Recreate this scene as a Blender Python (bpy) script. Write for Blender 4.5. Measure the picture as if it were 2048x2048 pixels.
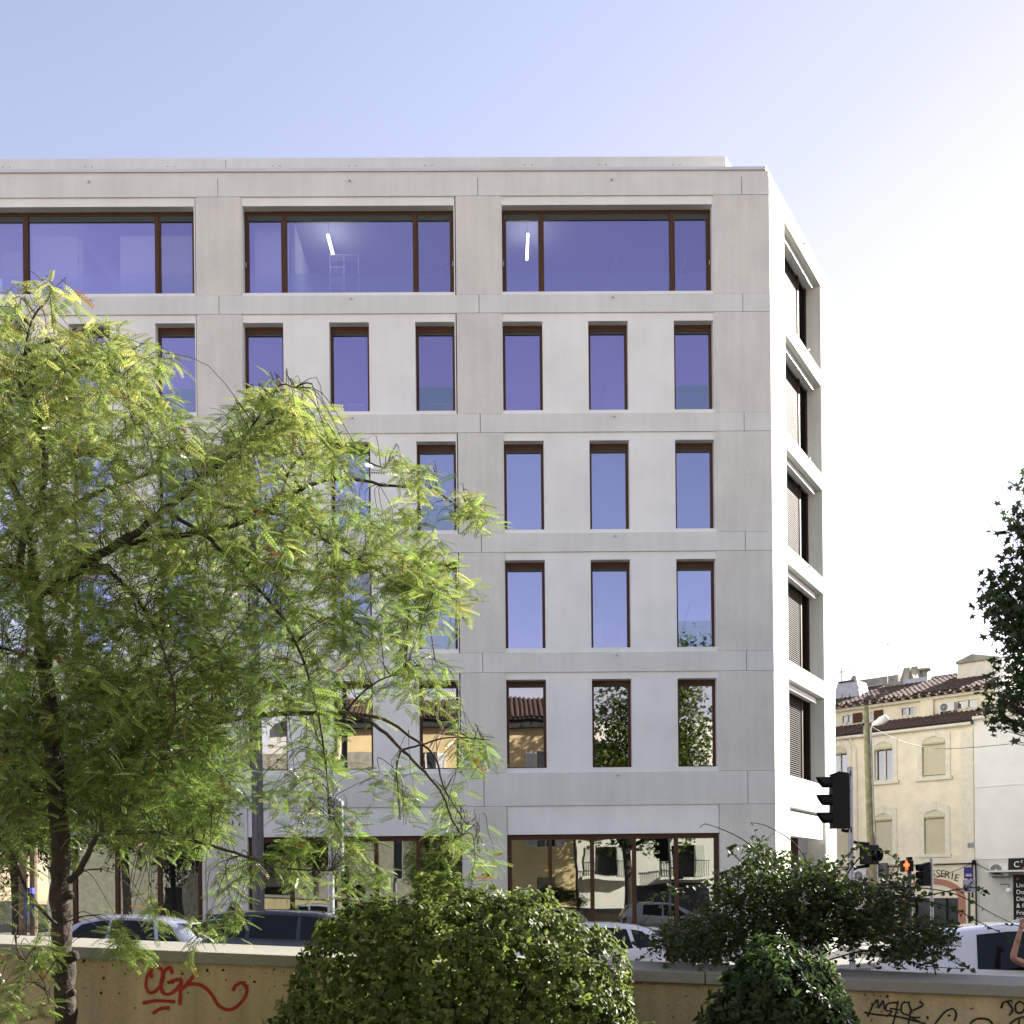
import bpy, math, random
import numpy as np
from mathutils import Matrix, Vector
random.seed(7); rng = np.random.default_rng(7)
R = math.radians
for o in list(bpy.data.objects): bpy.data.objects.remove(o)
SC = bpy.context.scene; COL = SC.collection

# ------------------------------------------------------------------ camera
EYE = 2.05; FPX = 2200.0; HOR = 1785.0; ROLL = 0.0104
cam_d = bpy.data.cameras.new('camera'); cam = bpy.data.objects.new('camera', cam_d); COL.objects.link(cam)
cam_d.sensor_fit = 'HORIZONTAL'; cam_d.sensor_width = 36.0
cam_d.lens = 36.0 * FPX / 2048.0; cam_d.shift_y = (HOR - 1024) / 2048.0
cam_d.clip_start = 0.1; cam_d.clip_end = 3000
cam.matrix_world = Matrix.Translation((0, 0, EYE)) @ Matrix.Rotation(R(90), 4, 'X') @ Matrix.Rotation(-ROLL, 4, 'Z')
SC.camera = cam

# ------------------------------------------------------------------ sky, sun, exposure
SUN_AZ = R(32); SUN_EL = R(25)          # azimuth counted from +X towards +Y
world = bpy.data.worlds.new('World'); SC.world = world; world.use_nodes = True
wn = world.node_tree; sky = wn.nodes.new('ShaderNodeTexSky'); sky.sky_type = 'NISHITA'; sky.sun_disc = False
sky.sun_elevation = SUN_EL; sky.sun_rotation = R(90) - SUN_AZ
sky.air_density = 1.0; sky.dust_density = 0.15; sky.ozone_density = 1.0
bg = wn.nodes['Background']; wbm = wn.nodes.new('ShaderNodeMix'); wbm.data_type = 'RGBA'; wbm.blend_type = 'MULTIPLY'; wbm.inputs[0].default_value = 1.0
wbm.inputs[7].default_value = (1.22, .98, .91, 1)     # white balance of the photograph
wn.links.new(sky.outputs[0], wbm.inputs[6]); hsv = wn.nodes.new('ShaderNodeHueSaturation'); hsv.inputs['Saturation'].default_value = .80; wn.links.new(wbm.outputs[2], hsv.inputs['Color'])
bw = wn.nodes.new('ShaderNodeRGBToBW'); wn.links.new(hsv.outputs[0], bw.inputs[0]); lr = wn.nodes.new('ShaderNodeMapRange'); lr.inputs['From Min'].default_value = 1.3; lr.inputs['From Max'].default_value = 3.0; wn.links.new(bw.outputs[0], lr.inputs['Value'])
lav = wn.nodes.new('ShaderNodeMix'); lav.data_type = 'RGBA'; lav.blend_type = 'MULTIPLY'; lav.inputs[7].default_value = (1.11, .97, 1.0, 1)     # the film's lavender cast in bright sky
wn.links.new(lr.outputs[0], lav.inputs[0]); wn.links.new(hsv.outputs[0], lav.inputs[6]); wn.links.new(lav.outputs[2], bg.inputs['Color']); bg.inputs['Strength'].default_value = 0.088
sun_d = bpy.data.lights.new('sun', 'SUN'); sun_d.energy = 5.0; sun_d.angle = R(0.5); sun_d.color = (1.0, 0.93, 0.82)
sun = bpy.data.objects.new('sun', sun_d); COL.objects.link(sun)
sun_dir = Vector((math.cos(SUN_AZ) * math.cos(SUN_EL), math.sin(SUN_AZ) * math.cos(SUN_EL), math.sin(SUN_EL)))
sun.rotation_euler = sun_dir.to_track_quat('Z', 'Y').to_euler(); sun.location = (40, 30, 40)
SC.view_settings.view_transform = 'Standard'; SC.view_settings.look = 'None'
SC.view_settings.exposure = 1.85; SC.view_settings.gamma = 1.0; SC.view_settings.use_curve_mapping = False
SC.cycles.caustics_reflective = False; SC.cycles.caustics_refractive = False
SC.cycles.transparent_max_bounces = 24; SC.cycles.max_bounces = 8; SC.cycles.sample_clamp_indirect = 6.0

# ------------------------------------------------------------------ picture -> place (measured points of the photograph put at their real distance)
def ray(px, py):
    dx, dy = px - 1024.0, HOR - py
    a = dx * math.cos(ROLL) + dy * math.sin(ROLL); b = -dx * math.sin(ROLL) + dy * math.cos(ROLL)
    return a / FPX, b / FPX
def W(px, py, Y):
    a, b = ray(px, py); return Vector((a * Y, Y, EYE + b * Y))

# ------------------------------------------------------------------ materials
def nt_mat(name):
    m = bpy.data.materials.new(name); m.use_nodes = True
    return m, m.node_tree, m.node_tree.nodes['Principled BSDF']
def mat(name, col, rough=0.7, var=0.0, scale=3.0, bump=0.0, bscale=60.0, metal=0.0, spec=0.5, col2=None, detail=6.0, coat=0.0, emit=0.0):
    m, t, p = nt_mat(name); N = t.nodes; L = t.links
    p.inputs['Roughness'].default_value = rough; p.inputs['Metallic'].default_value = metal
    p.inputs['Specular IOR Level'].default_value = spec; p.inputs['Coat Weight'].default_value = coat
    p.inputs['Coat Roughness'].default_value = 0.04
    c = (*col, 1)
    if var or col2:
        tc = N.new('ShaderNodeTexCoord'); n = N.new('ShaderNodeTexNoise'); n.inputs['Scale'].default_value = scale; n.inputs['Detail'].default_value = detail
        L.new(tc.outputs['Object'], n.inputs['Vector'])
        r = N.new('ShaderNodeValToRGB'); r.color_ramp.elements[0].position = 0.3; r.color_ramp.elements[1].position = 0.7
        a = col2 if col2 else tuple(x * (1 - var) for x in col); b = col if col2 else tuple(min(1, x * (1 + var)) for x in col)
        r.color_ramp.elements[0].color = (*a, 1); r.color_ramp.elements[1].color = (*b, 1)
        L.new(n.outputs['Fac'], r.inputs['Fac']); L.new(r.outputs['Color'], p.inputs['Base Color'])
    else: p.inputs['Base Color'].default_value = c
    if bump:
        tc2 = N.new('ShaderNodeTexCoord'); n2 = N.new('ShaderNodeTexNoise'); n2.inputs['Scale'].default_value = bscale; n2.inputs['Detail'].default_value = 5
        L.new(tc2.outputs['Object'], n2.inputs['Vector']); bp = N.new('ShaderNodeBump'); bp.inputs['Strength'].default_value = bump; bp.inputs['Distance'].default_value = 0.02
        L.new(n2.outputs['Fac'], bp.inputs['Height']); L.new(bp.outputs['Normal'], p.inputs['Normal'])
    if emit: p.inputs['Emission Color'].default_value = c; p.inputs['Emission Strength'].default_value = emit
    return m
def concrete(name, col, speck, streak, bump, bscale):
    """precast concrete: cloudy tone, fine aggregate specks, faint vertical rain streaks"""
    m, t, p = nt_mat(name); N = t.nodes; L = t.links
    p.inputs['Roughness'].default_value = 0.85; p.inputs['Specular IOR Level'].default_value = 0.25
    tc = N.new('ShaderNodeTexCoord')
    def noise(scale, detail=5, sc=None):
        n = N.new('ShaderNodeTexNoise'); n.inputs['Scale'].default_value = scale; n.inputs['Detail'].default_value = detail
        if sc:
            mp = N.new('ShaderNodeMapping'); mp.inputs['Scale'].default_value = sc; L.new(tc.outputs['Object'], mp.inputs['Vector']); L.new(mp.outputs[0], n.inputs['Vector'])
        else: L.new(tc.outputs['Object'], n.inputs['Vector'])
        return n
    def ramp(n, lo, hi, p0=.35, p1=.65):
        r = N.new('ShaderNodeMapRange'); r.inputs['From Min'].default_value = p0; r.inputs['From Max'].default_value = p1
        r.inputs['To Min'].default_value = lo; r.inputs['To Max'].default_value = hi; L.new(n.outputs['Fac'], r.inputs['Value']); return r
    a = ramp(noise(0.7), .94, 1.05); b = ramp(noise(bscale, 3), 1 - speck, 1 + speck); c = ramp(noise(3.0, 4, (1.6, 1.6, .12)), 1 - streak, 1 + streak * .5)
    m1 = N.new('ShaderNodeMath'); m1.operation = 'MULTIPLY'; L.new(a.outputs[0], m1.inputs[0]); L.new(b.outputs[0], m1.inputs[1])
    m2 = N.new('ShaderNodeMath'); m2.operation = 'MULTIPLY'; L.new(m1.outputs[0], m2.inputs[0]); L.new(c.outputs[0], m2.inputs[1])
    vm = N.new('ShaderNodeVectorMath'); vm.operation = 'SCALE'; vm.inputs[0].default_value = col; L.new(m2.outputs[0], vm.inputs['Scale']); L.new(vm.outputs[0], p.inputs['Base Color'])
    bp = N.new('ShaderNodeBump'); bp.inputs['Strength'].default_value = bump; bp.inputs['Distance'].default_value = .02
    L.new(noise(bscale, 4).outputs['Fac'], bp.inputs['Height']); L.new(bp.outputs[0], p.inputs['Normal'])
    return m
def glass(name, refl, tint, trans, rough=0.0):
    m, t, p = nt_mat(name); N = t.nodes; L = t.links; N.remove(p)
    g = N.new('ShaderNodeBsdfGlossy'); g.inputs['Roughness'].default_value = rough
    oi = N.new('ShaderNodeObjectInfo'); mr = N.new('ShaderNodeMapRange'); mr.inputs['To Min'].default_value = .86; mr.inputs['To Max'].default_value = 1.08; L.new(oi.outputs['Random'], mr.inputs['Value'])
    sv = N.new('ShaderNodeVectorMath'); sv.operation = 'SCALE'; sv.inputs[0].default_value = tint; L.new(mr.outputs[0], sv.inputs['Scale']); L.new(sv.outputs[0], g.inputs['Color'])
    tr = N.new('ShaderNodeBsdfTransparent'); tr.inputs['Color'].default_value = (*trans, 1)
    mx = N.new('ShaderNodeMixShader'); mx.inputs[0].default_value = refl; L.new(tr.outputs[0], mx.inputs[1]); L.new(g.outputs[0], mx.inputs[2])
    # faint waviness of float glass panes
    tc = N.new('ShaderNodeTexCoord'); n = N.new('ShaderNodeTexNoise'); n.inputs['Scale'].default_value = 0.9; n.inputs['Detail'].default_value = 1
    L.new(tc.outputs['Object'], n.inputs['Vector']); bp = N.new('ShaderNodeBump'); bp.inputs['Strength'].default_value = .12; bp.inputs['Distance'].default_value = .02
    L.new(n.outputs['Fac'], bp.inputs['Height']); L.new(bp.outputs[0], g.inputs['Normal'])
    L.new(mx.outputs[0], N['Material Output'].inputs['Surface'])
    return m
def leaf_mat(name, transl=0.4, rough=0.4, spec=0.5, rand=None):
    m, t, p = nt_mat(name); N = t.nodes; L = t.links
    p.inputs['Roughness'].default_value = rough; p.inputs['Specular IOR Level'].default_value = spec
    tr = N.new('ShaderNodeBsdfTranslucent'); mx = N.new('ShaderNodeMixShader'); mx.inputs[0].default_value = transl
    if rand:
        oi = N.new('ShaderNodeObjectInfo'); r = N.new('ShaderNodeValToRGB'); r.color_ramp.elements[0].color = (*rand[0], 1); r.color_ramp.elements[1].color = (*rand[1], 1)
        L.new(oi.outputs['Random'], r.inputs['Fac']); src = r.outputs['Color']
    else:
        at = N.new('ShaderNodeAttribute'); at.attribute_name = 'tint'; src = at.outputs['Color']
    L.new(src, p.inputs['Base Color'])
    hs = N.new('ShaderNodeHueSaturation'); hs.inputs['Value'].default_value = 1.5; hs.inputs['Saturation'].default_value = 1.05; L.new(src, hs.inputs['Color'])
    L.new(hs.outputs[0], tr.inputs['Color']); L.new(p.outputs[0], mx.inputs[1]); L.new(tr.outputs[0], mx.inputs[2])
    L.new(mx.outputs[0], N['Material Output'].inputs['Surface'])
    return m
M = {}
M['band'] = concrete('smooth_concrete', (.67, .70, .665), .02, .04, .05, 90)
M['pier'] = concrete('bush_hammered_concrete', (.65, .668, .615), .07, .05, .5, 38)
M['infill'] = concrete('cast_concrete', (.775, .81, .785), .012, .02, .03, 60)
M['metal'] = mat('zinc_coping', (.62, .62, .64), .45, .05, 2, metal=.3)
M['wood'] = mat('stained_wood_frame', (.078, .037, .019), .55, spec=.2, var=.25, scale=14, bump=.1, bscale=80)
M['wood_dark'] = mat('dark_fitting', (.012, .010, .010), .6)  # near black, for the small anchor dots
M['blindbox'] = mat('roller_blind_fabric', (.045, .055, .05), .7)
M['pane'] = glass('coated_glass_violet_sky', .36, (.58, .52, .92), (.93, .96, .96))  # violet of the reflected sky put into the tint, upper rows
M['pane_mid'] = glass('coated_glass_blue_sky', .36, (.58, .63, .92), (.93, .96, .96))  # same glass, tint shifted to the bluer sky reflected in the middle rows
M['shopglass'] = glass('shop_glass', .30, (.74, .76, .72), (.50, .56, .52))
M['guard'] = glass('guard_glass', .16, (.60, .62, .66), (.84, .90, .91))
M['pane_low'] = glass('bright_reflection_glass', .60, (.66, .64, .64), (.55, .58, .58))  # same glass, brighter neutral tint for the street reflected in the lowest row
M['shaded_pane'] = glass('shaded_glass', .002, (.8, .8, .8), (.10, .10, .10))
M['slab'] = mat('interior_plaster', (.55, .56, .55), .9)
M['floorin'] = mat('interior_floor', (.16, .15, .14), .6)
M['backwall'] = mat('interior_wall', (.30, .32, .32), .9)
M['partition'] = mat('white_partition', (.78, .82, .80), .8)
M['tube'] = mat('lamp_tube', (1.0, .97, .88), .5, emit=4)
M['whitepaint'] = mat('white_paint', (.78, .79, .78), .5)
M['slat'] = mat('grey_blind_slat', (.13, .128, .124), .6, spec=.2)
M['slat_shade'] = mat('shade_toned_slat', (.015, .0145, .014), .8, spec=.1)  # near black puts the shade under and between slats into their colour
M['steel'] = mat('brushed_steel', (.45, .46, .48), .35, metal=.9)
M['asphalt'] = mat('asphalt', (.05, .05, .052), .9, .15, 6, .4, 120)
M['paving'] = mat('pavement_slabs', (.22, .21, .20), .85, .12, 2, .2, 60)
M['bounce_ground'] = mat('pale_bounce_ground', (.46, .44, .40), .95, .12, 3, .3, 60)
M['kerb'] = mat('granite_kerb', (.30, .29, .28), .8, .1, 20)
M['paint_line'] = mat('road_paint', (.75, .75, .73), .7, .1, 9)
M['soil'] = mat('garden_soil', (.07, .05, .035), 1, .4, 5, .8, 20)
M['black'] = mat('black_plastic', (.005, .005, .006), .5, spec=.25)
M['rubber'] = mat('tyre_rubber', (.012, .012, .012), .8)
M['galv'] = mat('galvanised_post', (.36, .38, .44), .4, .08, 6, metal=.6)
M['dark_post'] = mat('charcoal_post', (.075, .078, .095), .45, .1, 4)
M['bark'] = mat('tree_bark', (.050, .038, .031), .9, .5, 9, 1.0, 35)

# ------------------------------------------------------------------ mesh helpers
class MB:
    def __init__(s, T=None): s.v = []; s.f = []; s.T = T
    def add(s, vs, fs):
        n = len(s.v); s.v += [tuple(s.T @ Vector(p)) if s.T is not None else tuple(p) for p in vs]; s.f += [tuple(i + n for i in f) for f in fs]; return s
    def box(s, x0, x1, y0, y1, z0, z1):
        return s.add([(x0,y0,z0),(x1,y0,z0),(x1,y1,z0),(x0,y1,z0),(x0,y0,z1),(x1,y0,z1),(x1,y1,z1),(x0,y1,z1)],
                     [(0,3,2,1),(4,5,6,7),(0,1,5,4),(1,2,6,5),(2,3,7,6),(3,0,4,7)])
    def tube(s, path, rad, n=8, cap=True):
        path = [Vector(p) for p in path]; rad = rad if hasattr(rad, '__len__') else [rad] * len(path)
        vs = []; fs = []; up = None
        for i, p in enumerate(path):
            d = (path[min(i + 1, len(path) - 1)] - path[max(i - 1, 0)]).normalized()
            if up is None: up = Vector((0, 0, 1)) if abs(d.z) < .9 else Vector((1, 0, 0))
            x = d.cross(up); x = x.normalized() if x.length > 1e-6 else Vector((1, 0, 0)); y = x.cross(d).normalized(); up = y
            for k in range(n):
                a = 2 * math.pi * k / n; vs.append(p + (x * math.cos(a) + y * math.sin(a)) * rad[i])
        for i in range(len(path) - 1):
            for k in range(n): fs.append((i*n+k, i*n+(k+1)%n, (i+1)*n+(k+1)%n, (i+1)*n+k))
        if cap: fs.append(tuple(reversed(range(n)))); fs.append(tuple((len(path)-1)*n + k for k in range(n)))
        return s.add(vs, fs)
    def lathe(s, prof, n=20, ax='z', o=(0, 0, 0)):
        vs = []; fs = []; m = len(prof)
        for r, h in prof:
            for k in range(n):
                a = 2 * math.pi * k / n; c, d = r * math.cos(a), r * math.sin(a)
                p = {'z': (c, d, h), 'y': (c, h, d), 'x': (h, c, d)}[ax]; vs.append((p[0]+o[0], p[1]+o[1], p[2]+o[2]))
        for i in range(m - 1):
            for k in range(n): fs.append((i*n+k, i*n+(k+1)%n, (i+1)*n+(k+1)%n, (i+1)*n+k))
        return s.add(vs, fs)
    def prism(s, poly, d0, d1, ax='y'):
        """poly in the two axes other than ax, extruded from d0 to d1"""
        n = len(poly); f3 = {'y': lambda a, b, d: (a, d, b), 'z': lambda a, b, d: (a, b, d), 'x': lambda a, b, d: (d, a, b)}[ax]
        vs = [f3(a, b, d0) for a, b in poly] + [f3(a, b, d1) for a, b in poly]
        fs = [tuple(range(n)), tuple(reversed(range(n, 2*n)))] + [(i, n+i, n+(i+1)%n, (i+1)%n) for i in range(n)]
        return s.add(vs, fs)
    def grid(s, us, zs, solid, y0, y1):
        """wall panel on a grid of cells, holes where solid(i,j) is False, with real reveals"""
        idx = {}; vs = []; fs = []
        def V(i, j, k):
            if (i, j, k) not in idx: idx[(i, j, k)] = len(vs); vs.append((us[i], (y0, y1)[k], zs[j]))
            return idx[(i, j, k)]
        nu, nz = len(us) - 1, len(zs) - 1
        S = lambda i, j: 0 <= i < nu and 0 <= j < nz and solid(i, j)
        for i in range(nu):
            for j in range(nz):
                if not S(i, j): continue
                fs.append((V(i,j,0), V(i+1,j,0), V(i+1,j+1,0), V(i,j+1,0))); fs.append((V(i,j,1), V(i,j+1,1), V(i+1,j+1,1), V(i+1,j,1)))
                if not S(i-1, j): fs.append((V(i,j,0), V(i,j+1,0), V(i,j+1,1), V(i,j,1)))
                if not S(i+1, j): fs.append((V(i+1,j,0), V(i+1,j,1), V(i+1,j+1,1), V(i+1,j+1,0)))
                if not S(i, j-1): fs.append((V(i,j,0), V(i,j,1), V(i+1,j,1), V(i+1,j,0)))
                if not S(i, j+1): fs.append((V(i,j+1,0), V(i+1,j+1,0), V(i+1,j+1,1), V(i,j+1,1)))
        return s.add(vs, fs)
def tag(o, **k):
    for a, b in k.items():
        if b is not None: o[{'cat': 'category'}.get(a, a)] = b
    return o
def build(name, mb, m, parent=None, smooth=False, bevel=0, **props):
    me = bpy.data.meshes.new(name); me.from_pydata(mb.v, [], mb.f); me.validate(); me.update()
    me.materials.append(M[m] if isinstance(m, str) else m)
    if smooth: me.polygons.foreach_set('use_smooth', [True] * len(me.polygons))
    o = bpy.data.objects.new(name, me); COL.objects.link(o); o.parent = parent
    if bevel:
        b = o.modifiers.new('bevel', 'BEVEL'); b.width = bevel; b.segments = 2; b.limit_method = 'ANGLE'
    return tag(o, **props)
def thing(name, label, cat, loc=(0, 0, 0), rz=0, group=None):
    o = bpy.data.objects.new(name, None); COL.objects.link(o); o.location = loc; o.rotation_euler = (0, 0, rz); o.empty_display_size = .3
    return tag(o, label=label, cat=cat, group=group)
def share(src, name, parent, loc=None, mtx=None):
    o = src.copy(); o.name = name; COL.objects.link(o); o.parent = parent
    if mtx is not None: o.matrix_local = mtx
    elif loc is not None: o.location = loc
    return o
def copy_tree(o, parent=None):
    c = o.copy(); COL.objects.link(c); c.parent = parent
    for ch in list(o.children): copy_tree(ch, c)
    return c
def text(name, body, size, mtx, m, parent=None, ext=.004, align='LEFT', **props):
    cu = bpy.data.curves.new(name, 'FONT'); cu.body = body; cu.size = size; cu.extrude = ext; cu.align_x = align
    cu.resolution_u = 3; tmp = bpy.data.objects.new('lettering_curve', cu); COL.objects.link(tmp); bpy.context.view_layer.update()
    me = bpy.data.meshes.new_from_object(tmp.evaluated_get(bpy.context.evaluated_depsgraph_get())); bpy.data.objects.remove(tmp)
    me.materials.clear(); me.materials.append(M[m]); o = bpy.data.objects.new(name, me); COL.objects.link(o); o.parent = parent; o.matrix_local = mtx
    return tag(o, **props)
FACE = Matrix.Rotation(R(90), 4, 'X')       # text in the XZ plane, readable from -Y
def spline(pts, n=6):
    P = [Vector(p) for p in pts]; out = []
    for i in range(len(P) - 1):
        p0, p1, p2, p3 = P[max(i-1, 0)], P[i], P[i+1], P[min(i+2, len(P)-1)]
        for k in range(n):
            t = k / n; out.append(.5*((2*p1)+(p2-p0)*t+(2*p0-5*p1+4*p2-p3)*t*t+(3*p1-p0-3*p2+p3)*t**3))
    return out + [P[-1]]

# ================================================================== GROUND AND STREET
build('ground', MB().box(-420, 420, -300, 700, -.4, -.02), 'soil', kind='structure')
mb = MB(); mb.add([(-400, 10.2, 0), (400, 10.2, 0), (400, 500, 0), (-400, 500, 0)], [(0, 1, 2, 3)]); build('road', mb, 'asphalt', kind='structure')
mb = MB(); mb.add([(-60, -5, .004), (60, -5, .004), (60, 3.2, .004), (-60, 3.2, .004)], [(0, 1, 2, 3)]); build('rear_bounce_ground', mb, 'bounce_ground', kind='structure')  # unseen pale ground added to bounce sunlight onto the facade
mb = MB(); mb.box(-60, 11.2, 26.6, 30.4, .004, .13); mb.box(11.2, 13.6, 29.5, 60, .004, .13); build('pavement', mb, 'paving', kind='structure')
mb = MB(); mb.box(-60, 11.35, 26.45, 26.598, .004, .145); build('kerb', mb, 'kerb', kind='structure')
mb = MB()
for x in np.arange(-40, 12, 5.2): mb.box(x, x + .12, 24.5, 26.4, .004, .008)
for x in np.arange(-3, 9, 1.0): mb.box(12 + x * .8, 12.5 + x * .8, 29 + x * .2, 32 + x * .2, .004, .008)
build('road_markings', mb, 'paint_line', kind='structure')
mb = MB(); mb.add([(1.5, 18.6, .006), (1.5, 23.6, .006), (-16, 23.6, .48), (-16, 18.6, .48), (-16, 23.6, -.01), (-16, 18.6, -.01), (1.5, 18.6, -.01), (1.5, 23.6, -.01)], [(0, 1, 2, 3), (3, 2, 4, 5), (0, 3, 5, 6), (1, 7, 4, 2)]); build('sloping_road', mb, 'asphalt', kind='structure')
build('planting_bed', MB().box(-25, 25, 3.4, 8.93, -.015, .10), 'soil', kind='structure')

# ================================================================== OFFICE BUILDING (local frame: u along the facade, v into the building, z up)
OFF = thing('office_building', 'pale precast concrete office block with dark brown window frames and a chamfered corner', 'building', (0, 30.5, 0), .0097)
CORN = 7.345; TH = R(59)
BAYS = [-.12 - 7.19 * k for k in range(3)]                 # right edge of the pier at the left of each bay
PW = 1.25
# storeys: band bottom, band top, sill top, opening top (of the storey above the band)
BANDS = [(4.450, 5.366), (8.155, 8.696), (11.492, 12.012), (14.815, 15.328), (18.131, 18.631), (21.378, 21.892)]
SILL = [5.500, 8.830, 12.123, 15.440, 18.735]
OPEN_TOP = [7.960, 11.277, 14.593, 17.909, 21.143]
WIN = [(.02, 1.13), (2.40, 3.505), (4.785, 5.88)]           # openings, from the bay's left pier edge
BW = 5.91
def B(mb, name, m, par=OFF, **k): return build(name, mb, m, par, **k)
G = .008
LEFT = BAYS[2] - PW
for bi, (z0, z1) in enumerate(BANDS):
    joints = [LEFT] + [BAYS[2] - PW / 2] + [BAYS[1] - PW / 2, BAYS[0] - PW / 2, 6.585, CORN]
    for a, b in zip(joints, joints[1:]):
        mb = MB(); top = z1
        mb.box(a + G, b - (0 if b == CORN else G), 0, .4, z0, top)
        B(mb, 'concrete_band', 'band')
        if b - a > 3:                                       # weep pipe
            c = (a + b) / 2 + .05; mb = MB(); mb.tube([(c, .05, z1 - .085), (c, -.09, z1 - .105)], .022, 8); B(mb, 'drain_spout', 'steel')
mb = MB(); mb.box(LEFT, CORN, .045, .4, 4.4, 22.0)           # structural core behind the joints is only solid at piers
# piers
def pier(a, b, z0, z1):
    mb = MB(); mb.box(a, b, .006, .42, z0 + G, z1 - G); B(mb, 'pier_panel', 'pier')
Z = [(.0, 4.45)] + [(BANDS[i][1], BANDS[i + 1][0]) for i in range(5)]
for z0, z1 in Z:
    for x in BAYS: pier(x - PW, x, z0, z1)
    mb = MB(); a = 5.79
    mb.prism([(a, .006), (CORN - .006, .006), (CORN - .006 + .4 * math.cos(TH), .006 + .4 * math.sin(TH)), (CORN, .42), (a, .42)], z0 + G, z1 - G, 'z'); B(mb, 'pier_panel', 'pier')
mb = MB(); mb.box(LEFT - 6, LEFT - .01, .05, .5, 0, 22.0); B(mb, 'end_wall', 'infill')

def window(u0, u1, z0, z1, hdr, mull=(), y0=.30, T=None, par=OFF, pane='pane', blind=.09, jamb=.075, bot=.055, mt='wood', handle=None):
    """brown timber window: frame with mullions, one pane per light, rolled blind under the head"""
    mb = MB(T); y1 = y0 + .09
    mb.box(u0, u0 + jamb, y0, y1, z0, z1); mb.box(u1 - jamb, u1, y0, y1, z0, z1)
    mb.box(u0 + jamb, u1 - jamb, y0, y1, z1 - hdr, z1); mb.box(u0 + jamb, u1 - jamb, y0, y1, z0, z0 + bot)
    mb.box(u0 + jamb, u1 - jamb, y0 - .012, y0, z1 - hdr * .45, z1 - .012)                    # raised head moulding
    for x in mull: mb.box(x - .055, x + .055, y0 - .02, y1, z0 + bot, z1 - hdr)
    w = build('window', mb, mt, par)
    xs = [u0 + jamb] + [c for x in mull for c in (x - .055, x + .055)] + [u1 - jamb]
    for a, b in zip(xs[::2], xs[1::2]):
        mb = MB(T); mb.box(a, b, y0 + .045, y0 + .055, z0 + bot, z1 - hdr); build('pane', mb, pane, w)
        if blind:
            mb = MB(T); mb.box(a + .004, b - .004, y0 + .012, y0 + .040, z1 - hdr - blind, z1 - hdr - .002); build('blind', mb, 'blindbox', w)
        if len(mull) == 2 and (b - a) < 2:                  # opening sash: an inner frame
            mb = MB(T); e = .045
            mb.box(a, a + e, y0 + .004, y0 + .044, z0 + bot, z1 - hdr - blind - .001); mb.box(b - e, b, y0 + .004, y0 + .044, z0 + bot, z1 - hdr - blind - .001)
            build('sash', mb, mt, w)
    if handle:
        for x in handle: mb = MB(T); mb.box(x - .012, x + .012, y0 - .03, y0 - .002, z0 + .85, z0 + .98); build('handle', mb, 'steel', w)
    return w
GUARDS = {(0, 1, 1): 0, (0, 2, 4): 0}
for k, x0 in enumerate(BAYS):
    for r in range(5):
        z0, z1 = BANDS[r][1], BANDS[r + 1][0]; so, sz, ot = z0, SILL[r], OPEN_TOP[r]
        if r < 4:
            us = [x0] + [x0 + c for w in WIN for c in w] + [x0 + BW]
            mb = MB(); mb.grid(us, [z0, sz, ot, z1 + .02], lambda i, j: not (j == 1 and i in (1, 3, 5)), .05, .38); B(mb, 'infill_panel', 'infill')
            for w, (a, b) in enumerate(WIN):
                wd = window(x0 + a, x0 + b, sz, ot, .175 if r else .14, pane=('pane_low', 'pane_mid', 'pane_mid', 'pane')[r], blind=.065 if r else .03)
                if (k, r, w) in ((0, 3, 2), (1, 3, 2), (1, 2, 2), (1, 1, 2), (2, 3, 2), (0, 1, 2), (1, 2, 1)):
                    mb = MB(); mb.box(x0 + a + .08, x0 + b - .08, .312, .322, sz + .06, sz + .80); build('guard_glass', mb, 'guard', wd)
        else:
            mb = MB(); mb.grid([x0, x0 + .03, x0 + BW - .03, x0 + BW], [z0, sz, ot, z1 + .02], lambda i, j: not (j == 1 and i == 1), .05, .34); B(mb, 'infill_panel', 'infill')
            wd = window(x0 + .03, x0 + BW - .03, sz, ot, .10, (x0 + 1.15, x0 + 4.78), blind=.16, handle=(x0 + .07, x0 + BW - .07))
            for a, b in ((x0 + .15, x0 + 1.08), (x0 + 1.22, x0 + 4.71), (x0 + 4.85, x0 + 5.78)):
                mb = MB(); mb.box(a, b, .40, .41, sz + .06, sz + .72); build('guard_glass', mb, 'guard', wd)
    # ground floor
    mb = MB(); mb.box(x0 + .012, x0 + BW - .012, .05, .34, 3.655, 4.445); B(mb, 'fascia_panel', 'infill')
    step = (BW - .04) / 5
    window(x0 + .02, x0 + BW - .02, .14, 3.655, .14, [x0 + .02 + step * i for i in range(1, 5)], pane='shopglass', blind=.0, jamb=.11, y0=.16, bot=.1)
    mb = MB(); mb.box(x0, x0 + BW, .0, .5, .0, .138); B(mb, 'plinth', 'pier')
# roof edge
mb = MB(); mb.prism([(LEFT, .03), (CORN - .02, .03), (CORN + .6, 1.06), (LEFT, 1.06)], 21.892, 22.06, 'z'); B(mb, 'parapet', 'band')
UD = Vector((math.cos(TH), math.sin(TH))); UN = Vector((math.sin(TH), -math.cos(TH)))
CE = 6.75
def ch(s, w): p = Vector((CORN, 0)) + UD * s - UN * w; return (p.x, p.y)
mb = MB(); mb.prism([(LEFT, -.02), (CORN - .09, -.02), (CORN - .09 + .17, .27), (CORN - .18 - .12, .3), (LEFT, .3)], 22.062, 22.145, 'z'); B(mb, 'zinc_coping', 'metal')
mb = MB(); mb.prism([ch(.0, .02), ch(CE, .02), ch(CE, .35), ch(.15, .35)], 21.895, 22.055, 'z'); B(mb, 'parapet', 'band')
mb = MB(); mb.prism([(LEFT, .3), (CORN - .2, .3), ch(CE, .3), (CORN + 2, 16), (LEFT, 16)], 21.86, 21.90, 'z'); B(mb, 'roof', 'slab')
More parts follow.
